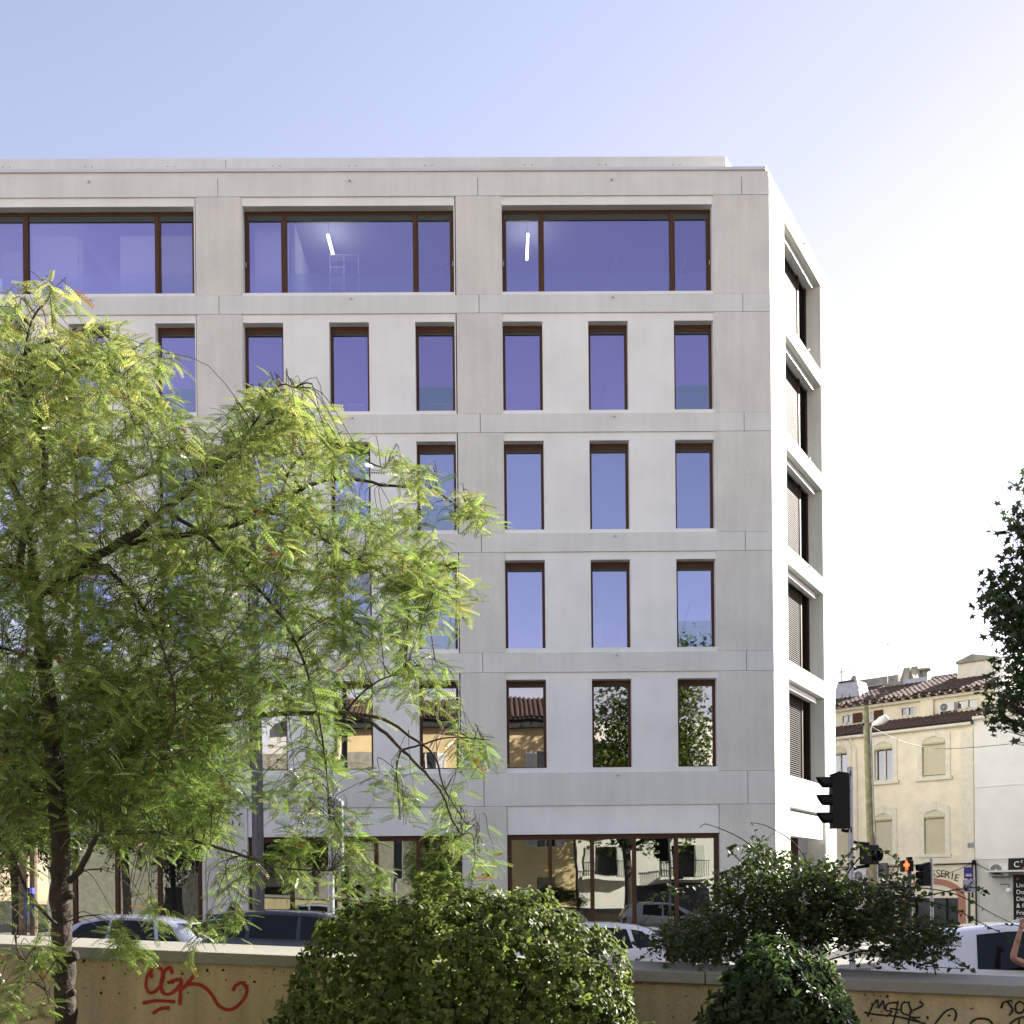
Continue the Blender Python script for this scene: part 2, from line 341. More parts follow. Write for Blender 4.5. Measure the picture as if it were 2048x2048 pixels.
edges = [LEFT] + [BAYS[1] - PW / 2 - 7.19 + 7.6, BAYS[1] - PW / 2 + .05, BAYS[0] - PW / 2, 6.36]
edges = [LEFT, -7.95, -.72, 6.36]
for a, b in zip(edges, edges[1:]):
    p = [(a + G, 1.0), (b - G, 1.0), (b - G, 1.35), (a + G, 1.35)]
    if b == 6.36: p = [(a + G, 1.0), (b, 1.0), (b + 4 * UD.x, 1 + 4 * UD.y), (b + 4 * UD.x - .5, 1 + 4 * UD.y), (b - .5, 1.35), (a + G, 1.35)]
    mb = MB(); mb.prism(p, 21.9, 23.11, 'z'); o = B(mb, 'setback_wall', 'band')
    for c in (.2, .5, .8):
        for d in (-.1, .1):
            mb = MB(); x = a + (b - a) * c + d; mb.tube([(x, 1.02, 22.88), (x, .99, 22.88)], .013, 6); build('anchor', mb, 'wood_dark', o)
# interior: slabs, rear wall, partitions
for z0, z1 in BANDS:
    mb = MB(); mb.prism([(LEFT, .43), (CORN - .25, .43), (CORN + 2.6, 5.4), (CORN + 1.6, 9), (LEFT, 9)], z0 + .04, z1 - .06, 'z'); B(mb, 'floor_slab', 'slab')
mb = MB(); mb.prism([(LEFT, .45), (CORN - .3, .45), (CORN + 2.5, 5.4), (CORN + 1.6, 9), (LEFT, 9)], .02, .13, 'z'); B(mb, 'floor_slab', 'floorin')
mb = MB(); mb.box(LEFT, CORN + 1.5, 8.0, 8.2, .1, 21.8); B(mb, 'rear_wall', 'backwall')
def part(u0, u1, v0, v1, z0, z1, m='partition', name='partition_wall'): mb = MB(); mb.box(u0, u1, v0, v1, z0, z1); B(mb, name, m)
zf = 18.58
part(-13.35, -12.1, .75, .85, zf, 20.75); part(-10.9, -8.8, .75, .85, zf, 20.75); part(-14.3, -13.8, .9, 1.0, zf, 20.4); part(-12.1, -12.0, .86, 6, zf, 20.75)
part(-7.1, -6.15, .75, .85, zf, 21.0); part(-6.1, -6.0, 1.0, 7, zf, 21.2)
part(1.2, 5.9, 6.5, 6.6, zf, 20.2)
for (a, b, r) in ((-5.0, -2.2, 0), (1.0, 3.0, 1), (-4.5, -1.5, 2), (3.2, 5.8, 3), (-13, -9, 3), (-13, -10, 2)):
    part(a, b, 4.5, 4.6, BANDS[r][1] - .06, BANDS[r + 1][0] + .04)
part(-3.6, -1.5, 1.6, 1.65, .13, 2.75, 'partition'); part(-1.0, -.6, .5, 7.9, .13, 4.4); part(-6.6, -5.2, 3.5, 3.6, .13, 4.4, 'backwall')
part(1.5, 4.6, 5, 5.1, .13, 4.4, 'backwall')
for u in (.66, -5.06):
    mb = MB(); mb.box(u - .035, u + .035, 1.0, 2.25, 20.87, 20.93); o = B(mb, 'ceiling_lamp', 'tube')
    mb = MB(); mb.tube([(u, 1.1, 20.93), (u, 1.1, 21.41)], .006, 5); mb.tube([(u, 2.1, 20.93), (u, 2.1, 21.41)], .006, 5); build('suspension', mb, 'steel', o)
for u in (-1.9, 3.3, 5.4):
    mb = MB(); mb.box(u - .04, u + .04, 2.2, 4.6, 20.85, 20.93); B(mb, 'ceiling_lamp', 'whitepaint')

def desk(k, r, w, v, label):
    x = BAYS[k] + (WIN[w][0] + WIN[w][1]) / 2 + .06; z = BANDS[r][1] - .06; t = thing('desk', label, 'desk', OFF.matrix_basis @ Vector((x, v, z)) if False else (Matrix.Translation((0, 30.5, 0)) @ Matrix.Rotation(.0097, 4, 'Z') @ Vector((x, v, z))), .0097, 'desks seen through the office windows')
    mb = MB(); mb.box(-.24, .24, 0, 1.3, .74, .78); build('top', mb, 'whitepaint', t)
    for sx in (-.22, .19):
        for y in (.02, 1.24): mb = MB(); mb.box(sx, sx + .03, y, y + .03, 0, .738); build('leg', mb, 'whitepaint', t)
desk(1, 3, 1, .95, 'white desk end behind the middle window of the fourth upper row, above the leafy tree')
desk(1, 3, 2, .95, 'white desk end behind the guard glass just left of the second pier, fourth upper row')
desk(1, 2, 2, .95, 'white desk end behind the guard glass just left of the second pier, third upper row')
desk(1, 0, 1, .95, 'white desk end behind a lowest upper row window above the sign post')
RK_ = thing('storage_rack', 'pale open storage rack below the lit tube behind the middle top floor window', 'rack', (-5.12, 32.0, 18.57), .0097)
for x in (0, .40, .82): mb = MB(); mb.box(x, x + .035, 0, .035, 0, 2.1); build('upright', mb, 'whitepaint', RK_)
for z in (.5, .95, 1.4, 1.75, 2.1): mb = MB(); mb.box(.036, .40 if z < 2 else .82, .0, .3, z - .03, z); build('shelf', mb, 'whitepaint', RK_)

# chamfered corner side: local s along it, w inward
def TC(): m = Matrix.Identity(4); m.col[0][:3] = (UD.x, UD.y, 0); m.col[1][:3] = (-UN.x, -UN.y, 0); m.col[3][:3] = (CORN, 0, 0); return m
T = TC(); S0, S1 = 1.44, 5.38
for bi, (z0, z1) in enumerate(BANDS):
    mb = MB(T); mb.prism([(.004, 0), (CE, 0), (CE, .5), (.3, .5)], z0, z1, 'z'); B(mb, 'concrete_band', 'band')
    c = 3.55; mb = MB(T); mb.tube([(c, .05, z1 - .085), (c, -.12, z1 - .11)], .022, 8); B(mb, 'drain_spout', 'steel')
for i, (z0, z1) in enumerate(Z):
    mb = MB(T); mb.prism([(.006, .006), (S0, .006), (S0, .6), (.4, .6)], z0 + G, z1 - G, 'z'); B(mb, 'pier_panel', 'pier')
    mb = MB(T); mb.box(S1, CE - .006, .006, .6, z0 + G, z1 - G); B(mb, 'pier_panel', 'pier')
    if i == 0: continue
    zz0, zz1 = z0 + .02, z1
    mb = MB(T); mb.box(S0, S1, .62, .70, z0, zz1 + .1) if False else mb.box(S0, 4.42, .60, .61, zz0 + .05, zz1 - .05); mb.box(4.53, S1, .60, .61, zz0 + .05, zz1 - .05)
    mbf = MB(T)
    for a, b in ((S0, S0 + .06), (4.40, 4.52), (S1 - .07, S1)): mbf.box(a, b, .46, .62, zz0, zz1)
    mbf.box(S0 + .06, 4.40, .55, .62, zz1 - .06, zz1); mbf.box(S0 + .06, 4.40, .50, .62, zz0, zz0 + .06); mbf.box(4.52, S1 - .07, .55, .62, zz1 - .06, zz1); mbf.box(4.52, S1 - .07, .55, .62, zz0, zz0 + .06)
    w = B(mbf, 'window', 'wood'); build('pane', mb, 'shaded_pane', w)
    sl = []; n = int((zz1 - zz0 - .12) / .064)
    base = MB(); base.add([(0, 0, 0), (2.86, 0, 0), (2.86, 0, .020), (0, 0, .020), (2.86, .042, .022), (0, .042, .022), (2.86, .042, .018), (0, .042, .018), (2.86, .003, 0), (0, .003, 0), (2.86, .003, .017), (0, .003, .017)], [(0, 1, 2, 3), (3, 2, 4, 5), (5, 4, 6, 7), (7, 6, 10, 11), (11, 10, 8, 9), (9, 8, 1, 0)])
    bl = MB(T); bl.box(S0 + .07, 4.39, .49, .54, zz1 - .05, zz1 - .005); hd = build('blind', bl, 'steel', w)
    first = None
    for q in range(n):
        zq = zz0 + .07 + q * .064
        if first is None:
            o = build('slat', base, 'slat', hd); first = o; o.data.materials.append(M['slat_shade']); o.data.polygons.foreach_set('material_index', [0, 1, 1, 1, 1, 1])
        else: o = share(first, 'slat', hd)
        o.matrix_local = T @ Matrix.Translation((S0 + .075, .49, zq))
    b2 = MB(T); b2.box(4.53, S1 - .08, .49, .54, zz1 - .05, zz1 - .005); hd2 = build('blind', b2, 'steel', w)
    mb = MB(T)
    for q in range(n):
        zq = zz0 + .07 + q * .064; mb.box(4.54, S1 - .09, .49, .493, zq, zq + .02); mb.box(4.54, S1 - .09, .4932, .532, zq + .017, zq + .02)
    build('slats', mb, 'slat_shade', hd2, kind='stuff')  # right sash slats coloured dark for the jamb's shade
    mb = MB(T); mb.box(S0 + .05, S1 - .35, .18, .34, zz1 - .19, zz1 - .03); mb.box(S0 + .05, S1 - .35, .17, .18, zz1 - .19, zz1 - .18); B(mb, 'sun_blind_box', 'metal')
mb = MB(T); mb.box(S0 + .02, 5.05, .03, .34, 3.62, 4.33); B(mb, 'fascia_panel', 'whitepaint')
mb = MB(T); mb.box(S0, S1, .9, .95, .1, 4.4); mb.box(S0, S0 + .9, .82, .9, .1, 3.9); B(mb, 'entrance_door', 'wood')
mb = MB(T); mb.tube([(2.9, .75, .1), (2.9, .75, 3.9)], .05, 10); B(mb, 'downpipe', 'galv')
# hidden flanks
e = ch(CE, 0); mb = MB(); mb.box(e[0] - .4, e[0] - .02, e[1] + .1, 18, 0, 21.9); B(mb, 'side_wall', 'pier')

# ================================================================== OLD HOUSES ON THE RIGHT (row seen at an angle)
M['cream'] = mat('cream_render', (.75, .69, .53), .9, .10, 1.6, .12, 30)
M['cream_light'] = mat('pale_stone_surround', (.68, .64, .53), .85, .08, 5, .1, 40)
M['shutter'] = mat('roller_shutter_slats', (.56, .52, .37), .6, .05, 8)
M['white_wall'] = mat('white_render', (.74, .73, .69), .9, .05, 1.2, .08, 30)
M['grey_wall'] = mat('grey_render', (.55, .55, .52), .9, .08, 1.2, .08, 30)
M['tile'] = mat('clay_roof_tile', (.150, .088, .062), .9, scale=7, col2=(.06, .046, .042), bump=.4, bscale=30)
M['tile_end'] = mat('mortared_tile_end', (.55, .45, .34), .9, .1, 20)
M['glassdark'] = glass('old_window_glass', .25, (.8, .85, .9), (.35, .36, .36))
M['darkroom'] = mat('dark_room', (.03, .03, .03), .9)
M['zinc'] = mat('lead_sheet', (.42, .43, .50), .6, .1, 3, metal=.2)
M['cement'] = mat('weathered_cement', (.26, .25, .21), .95, .25, 3, .3, 20)
M['pink'] = mat('salmon_paint', (.42, .20, .14), .85, .08, 5)
M['ink'] = mat('sign_ink', (.06, .05, .04), .8)
M['white_sign'] = mat('white_sign_letter', (.8, .8, .8), .5)
M['blue_sign'] = mat('blue_sign', (.04, .045, .25), .5)
M['ac_white'] = mat('air_conditioner_shell', (.62, .62, .60), .5)
M['ac_grille'] = mat('fan_grille', (.16, .16, .16), .6)
M['ac_dark'] = mat('dirty_grey_grille', (.12, .11, .10), .7)
ROW_O = Vector((18.34, 52.0)); ROW_E = Vector((.717, -.697)); ROW_N = Vector((.697, .717)); ROW_RZ = math.atan2(-.697, .717)
def RK(px, py, w=0.0):
    """point of the photograph on the row's plane (w metres behind it) -> (k along the row, z)"""
    a, b = ray(px, py); # (a t, t): ROW_O + k E + w N
    rhs = ROW_O + ROW_N * w
    det = ROW_E.x * (-1) - ROW_E.y * (-a)
    k = (-(rhs.x) * (-1) + rhs.y * (-a)) / det
    P = rhs + ROW_E * k
    return k, EYE + b * P.y
def tiles(parent, x0, x1, pitch, p_eave, p_ridge, r=.085, n=7, name='roof_tile_row', m='tile', every=1, tile_len=.42):
    """canal tiles: one half round course per column, each tile lapping the one below"""
    (y0, z0), (y1, z1) = p_eave, p_ridge; L = math.hypot(y1 - y0, z1 - z0); nt = max(1, int(L / tile_len)); sl = (z1 - z0) / (y1 - y0)
    cnt = int((x1 - x0) / pitch)
    meshes = []
    for var in range(3):
        mb = MB(); rr = random.Random(var)
        for t in range(nt):
            f0, f1 = t / nt - .02, (t + 1) / nt; ra, rb = r * 1.08, r * .86; h = .018; jx = rr.uniform(-.012, .012)
            vs = []
            for f, q, hh in ((f0, ra, h), (f1, rb, 0)):
                for k in range(n):
                    a = math.pi * k / (n - 1); vs.append((q * math.cos(a) + jx, y0 + (y1 - y0) * f, z0 + (z1 - z0) * f + q * math.sin(a) * .95 + hh))
            fs = [(k, k + 1, n + k + 1, n + k) for k in range(n - 1)]
            vs2 = [(v[0] * 1 + 0, v[1], v[2] - .018) for v in vs[:n]]
            fs += [(2*n + k, 2*n + k + 1, k + 1, k) for k in range(n - 1)]
            mb.add(vs + vs2, fs)
        meshes.append(mb)
    base = []
    for i in range(cnt):
        x = x0 + pitch * (i + .5)
        if i < 3: o = build(name, meshes[i], m, parent); base.append(o)
        else: o = share(base[i % 3], name, parent)
        o.location = (x, 0, random.uniform(-.006, .012))
    mb = MB(); mb.add([(x0, y0, z0 - .02), (x1, y0, z0 - .02), (x1, y1, z1 - .02), (x0, y1, z1 - .02), (x0, y0, z0 - .07), (x1, y0, z0 - .07), (x1, y1, z1 - .07), (x0, y1, z1 - .07)], [(0, 1, 2, 3), (7, 6, 5, 4), (0, 4, 5, 1), (1, 5, 6, 2), (2, 6, 7, 3), (3, 7, 4, 0)])
    build('roof_deck', mb, m, parent)
def arch(x0, x1, z, rise, n=10):
    return [(x0 + (x1 - x0) * i / n, z + rise * (1 - (2 * i / n - 1) ** 2)) for i in range(n + 1)]
def old_window(par, x0, x1, z0, z1, rise, closed=1.0, sill=True, w=0.0):
    """arched stone surround with roller shutter drawn down to 'closed' (1 = to the sill)"""
    ou = .22; out = [(x0 - ou, z0)] + arch(x0 - ou, x1 + ou, z1 + ou * .5, rise) + [(x1 + ou, z0)]
    mb = MB(); N = 12
    top_o = arch(x0 - ou, x1 + ou, z1 + .16, rise * 1.2, N); top_i = arch(x0, x1, z1 - rise, rise, N)
    for i in range(N):                                           # head of the surround
        a, b, c, d = top_i[i], top_i[i+1], top_o[i+1], top_o[i]
        mb.prism([a, b, c, d], w - .05, w + .02)
    mb.box(x0 - ou, x0, w - .05, w + .02, z0, z1 - rise); mb.box(x1, x1 + ou, w - .05, w + .02, z0, z1 - rise)
    mb.prism([(x0 - ou, z1 - rise), (x0, z1 - rise), (x0 - ou, z1 + .16)], w - .05, w + .02); mb.prism([(x1, z1 - rise), (x1 + ou, z1 - rise), (x1 + ou, z1 + .16)], w - .05, w + .02)
    c = (x0 + x1) / 2; mb.box(c - .10, c + .10, w - .075, w - .051, z1 + .02, z1 + .16 + rise * 1.2 + .03)
    if sill: mb.box(x0 - ou - .08, x1 + ou + .08, w - .12, w + .02, z0 - .16, z0 - .002)
    fr = build('window', mb, 'cream_light', par)
    mb = MB(); mb.box(x0, x1, w + .20, w + .22, z0, z1); build('pane', mb, 'glassdark', fr)
    mb = MB(); q = .06
    for a, b in ((x0, x0 + q), (x1 - q, x1), (c - .04, c + .04)): mb.box(a, b, w + .13, w + .19, z0, z1 - rise)
    mb.box(x0 + q, x1 - q, w + .13, w + .19, z0, z0 + .07); build('frame', mb, 'cream_light', fr)
    mb = MB(); mb.tube([(x0, w + .03, z1 - rise - .08), (x1, w + .03, z1 - rise - .08)], .12, 10); mb.prism(arch(x0, x1, z1 - rise, rise, 8), w - .01, w + .1); build('shutter_box', mb, 'shutter', fr)
    zt, zb = z1 - rise - .2, z1 - rise - .2 - (z1 - rise - .2 - z0) * closed
    n = int((zt - zb) / .055)
    if n > 2:
        mb = MB()
        for i in range(n):
            a = zt - (zt - zb) * i / n; b = zt - (zt - zb) * (i + 1) / n + .006
            mb.box(x0 + .05, x1 - .02, w + .05, w + .065, b, a)
        mb.box(x0 + .05, x1 - .02, w + .07, w + .075, zb, zt); build('roller_shutter', mb, 'shutter', fr, kind='stuff')
    return fr
K0 = RK(1600, 1600)[0] - 4; KE = RK(1948, 1600)[0]
CR = thing('corner_house', 'cream rendered old house with roller shutters, arched pink shop front and two tiled roofs', 'house', (ROW_O.x, ROW_O.y, 0), ROW_RZ)
Zg = 9.45; ZL = 3.30
holes = []
def hole(x0, y0, x1, y1):
    k0, z1 = RK(x0, (y0 + 0)); k1, _ = RK(x1, y1); z0 = RK((x0 + x1) / 2, y1)[1]; z1 = RK((x0 + x1) / 2, y0)[1]; return [k0, k1, z0, z1]
w1 = hole(1749, 1484, 1786, 1562); w2 = hole(1844, 1474, 1892, 1553); w3 = hole(1749, 1627, 1786, 1711); w4 = hole(1848, 1619, 1891, 1709)
w0 = [w1[0] - (w2[0] - w1[0]) * .99, w1[1] - (w2[0] - w1[0]) * .99, w1[2], w1[3]]; w5 = [w0[0], w0[1], w3[2], w3[3]]
for a in (w1, w2, w0): a[2], a[3] = w1[2], w1[3]
for a in (w3, w4, w5): a[2], a[3] = w3[2], w3[3]
sx, sx1 = RK(1826, 1800)[0], RK(1921, 1800)[0]; sz = RK(1870, 1796)[1]
dx0, dx1 = RK(1755, 1800)[0], RK(1787, 1800)[0]
us = sorted([K0, KE] + [w0[0], w0[1], w1[0], w1[1], w2[0], w2[1], sx, sx1, dx0, dx1])
zs = [0, sz, 2.6, w3[2], w3[3] - .18, w1[2], w1[3] - .18, Zg - .02] ; zs = sorted(zs)
def solid(i, j):
    u = (us[i] + us[i+1]) / 2; z = (zs[j] + zs[j+1]) / 2
    for h in (w0, w1, w2, w3, w4, w5):
        if h[0] < u < h[1] and h[2] < z < h[3] - .18: return False
    if sx < u < sx1 and z < sz: return False
    if dx0 < u < dx1 and z < sz: return False
    return True
# the upper and lower windows share columns, so the grid cells line up
us = sorted(set(round(x, 4) for x in us + [w4[0], w4[1], w3[0], w3[1]]))
mb = MB(); mb.grid(us, zs, solid, 0, .22); build('wall', mb, 'cream', CR)
mb = MB(); mb.box(K0, KE, 3.2, 3.3, 0, Zg); mb.box(K0, KE, .3, 3.2, ZL - .05, ZL); mb.box(K0, KE, .3, 3.2, 6.3, 6.4); build('dark_interior', mb, 'darkroom', CR)
for h, c in ((w0, .0), (w1, .03), (w2, .93), (w5, 1), (w3, 1), (w4, 1)): old_window(CR, *h, .18, c)
mb = MB(); mb.box(K0, KE, -.10, -.002, ZL - .12, ZL + .10); mb.box(K0, KE, -.06, -.002, ZL + .10, ZL + .24); build('ledge', mb, 'cream_light', CR)
mb = MB(); mb.box(KE - .55, KE - .02, -.03, -.002, ZL + .24, Zg - .3); build('quoin_strip', mb, 'cream_light', CR)
# pink shop arch and lettering
ax0, ax1 = RK(1800, 1760)[0], RK(1931, 1760)[0]; ac = (ax0 + ax1) / 2; ah = (ax1 - ax0) / 2
zb, zt = RK(1870, 1790)[1], RK(1865, 1757)[1]
def ell(r, zc, h, n=18, t0=0, t1=math.pi): return [(ac - r * math.cos(t0 + (t1 - t0) * i / n), zc + h * math.sin(t0 + (t1 - t0) * i / n)) for i in range(n + 1)]
o_, i_ = ell(ah, zb - .15, zt - zb + .15), ell(ah - .34, zb - .15, zt - zb - .12)
mb = MB()
for k in range(len(o_) - 1): mb.prism([i_[k], i_[k+1], o_[k+1], o_[k]], -.02, -.004)
mb.box(ax0, ax0 + .34, -.02, -.004, .1, zb - .15); mb.box(ax1 - .34, ax1, -.02, -.004, .1, zb - .15); build('shop_arch', mb, 'pink', CR)
word = 'PÂTISSERIE'
lx0, lx1 = RK(1832, 1750)[0], RK(1912, 1750)[0]
for i, chh in enumerate(word):
    f = i / (len(word) - 1); t = (f - .5) * 2
    x = lx0 + (lx1 - lx0) * (f + (.012 if chh == 'I' else 0)); z = RK(1870, 1748)[1] - .22 * t * t - .12
    text('letter', chh, .46 if i else .54, Matrix.Translation((x, -.012, z)) @ Matrix.Rotation(t * .22, 4, 'Y') @ FACE, 'ink', CR, .004, 'CENTER')
mb = MB(); mb.box(sx, sx1, .35, .37, .1, sz); build('shop_window', mb, 'glassdark', CR)
mb = MB()
for x in np.linspace(sx, sx1 - .06, 4): mb.box(x, x + .06, .30, .35, .1, sz)
build('shop_frame', mb, 'black', CR)
mb = MB(); mb.box(dx0, dx1, .2, .3, .1, sz); build('door', mb, 'wood', CR)
# gutter, lower roof, attic storey, upper roof
mb = MB(); mb.tube([(K0, -.16, Zg), (KE - .05, -.16, Zg)], .085, 10); build('gutter', mb, 'cream_light', CR)
dp = RK(1713, 1520)[0]; mb = MB(); mb.tube([(dp - .25, -.16, Zg - .05), (dp - .2, -.12, Zg - .25), (dp, -.05, Zg - .6), (dp, -.05, .3)], .045, 8); build('downpipe', mb, 'cream_light', CR)
tiles(CR, K0, KE, .235, (-.2, Zg + .10), (2.15, Zg + .92))
AW = 2.0; za0 = Zg + .7; za1 = RK(1800, 1402, AW)[1]
ah0 = [RK(1683, 1450, AW)[0], RK(1706, 1450, AW)[0]]; ah1 = [RK(1722, 1450, AW)[0], RK(1748, 1450, AW)[0]]; ah2 = [RK(1801, 1430, AW)[0], RK(1831, 1430, AW)[0]]
KA = RK(1995, 1400, AW)[0]; ah3 = [RK(1913, 1400, AW)[0], RK(1957, 1400, AW)[0]]
us = sorted([K0, KA] + ah0 + ah1 + ah2 + ah3); zw0, zw1 = Zg + 1.0, za1 - .32
mb = MB(); mb.grid(us, [za0, zw0, zw1, za1], lambda i, j: not (j == 1 and any(a < (us[i] + us[i+1]) / 2 < b for a, b in (ah0, ah1, ah2, ah3))), AW, AW + .25); build('attic_wall', mb, 'cream', CR)
mb = MB(); mb.box(K0, KA, AW + 2, AW + 2.1, za0, za1); build('dark_interior', mb, 'darkroom', CR)
for i, (a, b) in enumerate((ah0, ah1, ah2, ah3)):
    mb = MB(); c = (a + b) / 2; q = .07
    mb.box(a, a + q, AW - .03, AW + .1, zw0, zw1); mb.box(b - q, b, AW - .03, AW + .1, zw0, zw1); mb.box(c - .05, c + .05, AW - .03, AW + .1, zw0, zw1); mb.box(a + q, b - q, AW - .03, AW + .1, zw1 - q, zw1); mb.box(a + q, b - q, AW - .03, AW + .1, zw0, zw0 + q)
    f = build('window', mb, 'cream_light', CR); mb = MB(); mb.box(a + q, b - q, AW + .05, AW + .06, zw0 + q, zw1 - q); build('pane', mb, 'glassdark', f)
    mb = MB(); mb.box(a + q, c - .06, AW + .12, AW + .13, zw0 + q, zw1 - q); mb.box(c + .06, b - q, AW + .12, AW + .13, zw0 + q, zw1 - q); build('curtain', mb, 'partition', f)
    if i < 2:
        mb = MB()
        for s in range(5): mb.box(b + .02 + s * .1, b + .11 + s * .1, AW - .07, AW - .035, zw0, zw1)
        build('shutter', mb, 'wood', f)
bx = RK(1857, 1410, AW)[0]; mb = MB(); mb.box(bx - .3, bx + .3, AW - .2, AW - .002, za0, za1 - .1); build('buttress', mb, 'cream', CR)
mb = MB(); mb.box(K0, KA, AW - .22, AW - .002, za1 - .16, za1 - .03); build('cornice', mb, 'cream_light', CR)
first = None
for i, x in enumerate(np.arange(K0 + .3, KA, .42)):
    if first is None:
        mb = MB(); mb.box(-.05, .05, AW - .45, AW + .02, za1 - .025, za1 + .06); first = o = build('rafter_end', mb, 'cream_light', CR)
    else: o = share(first, 'rafter_end', CR)
    o.location = (x, 0, 0)
ZR = RK(1800, 1366, AW + 4.2)[1]
tiles(CR, K0, KA, .25, (AW - .55, za1 + .10), (AW + 4.2, ZR))
first = None
for i, x in enumerate(np.arange(K0 + .125, KA - .1, .5)):
    if first is None:
        mb = MB(); mb.tube([(0, AW - .66, za1 + .075), (0, AW - .40, za1 + .105)], .045, 8); first = o = build('eave_tile_end', mb, 'tile_end', CR)
    else: o = share(first, 'eave_tile_end', CR)
    o.location = (x, 0, 0)
mb = MB(); mb.box(K0, KA, AW + 4.1, AW + 4.5, za1 - 1, ZR + .08); build('ridge_wall', mb, 'zinc', CR)
mb = MB(); mb.box(K0 + 3, RK(1778, 1370, AW + 4.6)[0] + .5, AW + 4.6, AW + 4.9, za1, ZR + .55); build('parapet', mb, 'cement', CR)
# chimneys
def chim(px0, px1, py0, py1, w, dep, name, m, taper=.0, **k):
    a, z0 = RK(px0, py1, w); b, z1 = RK(px1, py0, w); z1 = RK((px0 + px1) / 2, py0, w)[1]
    mb = MB(); t = (b - a) * taper
    mb.add([(a, w, z0), (b, w, z0), (b, w + dep, z0), (a, w + dep, z0), (a + t, w + .1, z1), (b - t, w + .1, z1), (b - t, w + dep - .1, z1), (a + t, w + dep - .1, z1)], [(0, 3, 2, 1), (4, 5, 6, 7), (0, 1, 5, 4), (1, 2, 6, 5), (2, 3, 7, 6), (3, 0, 4, 7)])
    return build(name, mb, m, CR, **k), a, b, z1
c1, a, b, z = chim(1664, 1722, 1364, 1412, AW + 1.2, 1.2, 'chimney', 'zinc', .16, label='lead clad tapering chimney stack')
mb = MB(); mb.box(a + .35, b - .35, AW + 1.2, AW + 2.3, z + .002, z + .08); build('cap', mb, 'tile', c1)
for q in (.35, .6): mb = MB(); x = a + (b - a) * q; mb.box(x - .012, x + .012, AW + 1.19, AW + 1.25, z - 1.6, z - .6); build('seam', mb, 'cement', c1)
c2, a, b, z = chim(1804, 1853, 1356, 1384, AW + 3.0, .9, 'chimney', 'zinc', .0, label='grey chimney with two arched pots and a round cowl')
mb = MB(); mb.box(a - .9, a - .02, AW + 3.05, AW + 3.8, z - .9, z - .05); build('flue', mb, 'cement', c2)
for q in (.16, .48):
    x = a + (b - a) * q; mb = MB(); w_ = AW + 3.1
    for s in (-1, 1): mb.add([(x + s * .36, w_, z), (x + s * .22, w_, z), (x + s * .03, w_, z + .62), (x + s * .14, w_, z + .62), (x + s * .36, w_ + .6, z), (x + s * .22, w_ + .6, z), (x + s * .03, w_ + .6, z + .62), (x + s * .14, w_ + .6, z + .62)], [(0,1,2,3),(7,6,5,4),(0,4,5,1),(1,5,6,2),(2,6,7,3),(3,7,4,0)])
    build('chimney_pot', mb, 'cement', c2)
x = a + (b - a) * .78; mb = MB(); mb.tube([(x, AW + 3.4, z), (x, AW + 3.4, z + .35)], .16, 10); mb.tube([(x, AW + 3.4, z + .36), (x, AW + 3.4, z + .46)], .33, 12); build('cowl', mb, 'cement', c2)
c3, a, b, z = chim(1914, 1996, 1322, 1358, AW + 2.2, 2.6, 'chimney', 'cream_light', .0, label='plastered chimney block with sloping tiled top')
mb = MB(); mb.prism([(a - .03, z + .004), (a - .03, z + .12), (a + (b - a) * .38, z + .38), (b + .05, z + .06), (b + .05, z + .004)], AW + 2.15, AW + 4.8); build('cap', mb, 'cement', c3)
k1 = RK(2008, 1370, AW + 1)[0]; mb = MB(); mb.box(KA, KA + .35, AW - .3, AW + 4.6, za0, RK(2020, 1313, AW - .3)[1]); build('fire_wall', mb, 'white_wall', CR)
# dish, aerials
x, z = RK(1709, 1370, AW + 2.6); mb = MB()
mb.lathe([(.02, .10), (.25, .07), (.42, .02), (.50, -.05), (.50, -.06), (.42, .005), (.02, .08)], 18, 'y'); D = thing('satellite_dish', 'grey round satellite dish beside the lead clad chimney', 'satellite dish', CR.matrix_basis @ Vector((x, AW + 2.6, z)), ROW_RZ - .7)
build('reflector', mb, 'zinc', D); mb = MB(); mb.tube([(0, 0, -.45), (.1, -.5, -.1)], .015, 5); mb.tube([(0, .1, 0), (0, .12, -1.4)], .03, 6); build('arm', mb, 'steel', D)
x, z = RK(1683, 1364, AW + 1.8); A = thing('roof_aerial', 'small branched television aerial above the lead clad chimney', 'aerial', CR.matrix_basis @ Vector((x, AW + 1.8, z - .2)), ROW_RZ)
mb = MB(); mb.tube([(0, 0, 0), (0, 0, .95)], .022, 6); build('mast', mb, 'black', A); mb = MB(); mb.tube([(-.75, 0, .7), (.7, 0, .75)], .014, 5)
for s in (-.6, -.35, -.1, .15, .4): mb.tube([(s, -.25, .72), (s, .25, .72)], .009, 4)
mb.tube([(-.55, 0, 1.1), (0, 0, .75)], .012, 4); build('antenna_rods', mb, 'black', A)
x, z = RK(1774, 1352, AW + 3.5); z2 = RK(1777, 1288, AW + 3.5)[1]; A = thing('radio_mast', 'tall thin aerial mast rising from the old tiled roof', 'aerial', CR.matrix_basis @ Vector((x, AW + 3.5, z - 1)), ROW_RZ)
mb = MB(); mb.tube([(0, 0, 0), (.08, 0, z2 - z + 1)], [.03, .016], 6); build('mast', mb, 'steel', A); mb = MB(); mb.tube([(.0, 0, z2 - z + 1), (.2, 0, z2 - z + .92)], .02, 5); build('tip', mb, 'black', A)

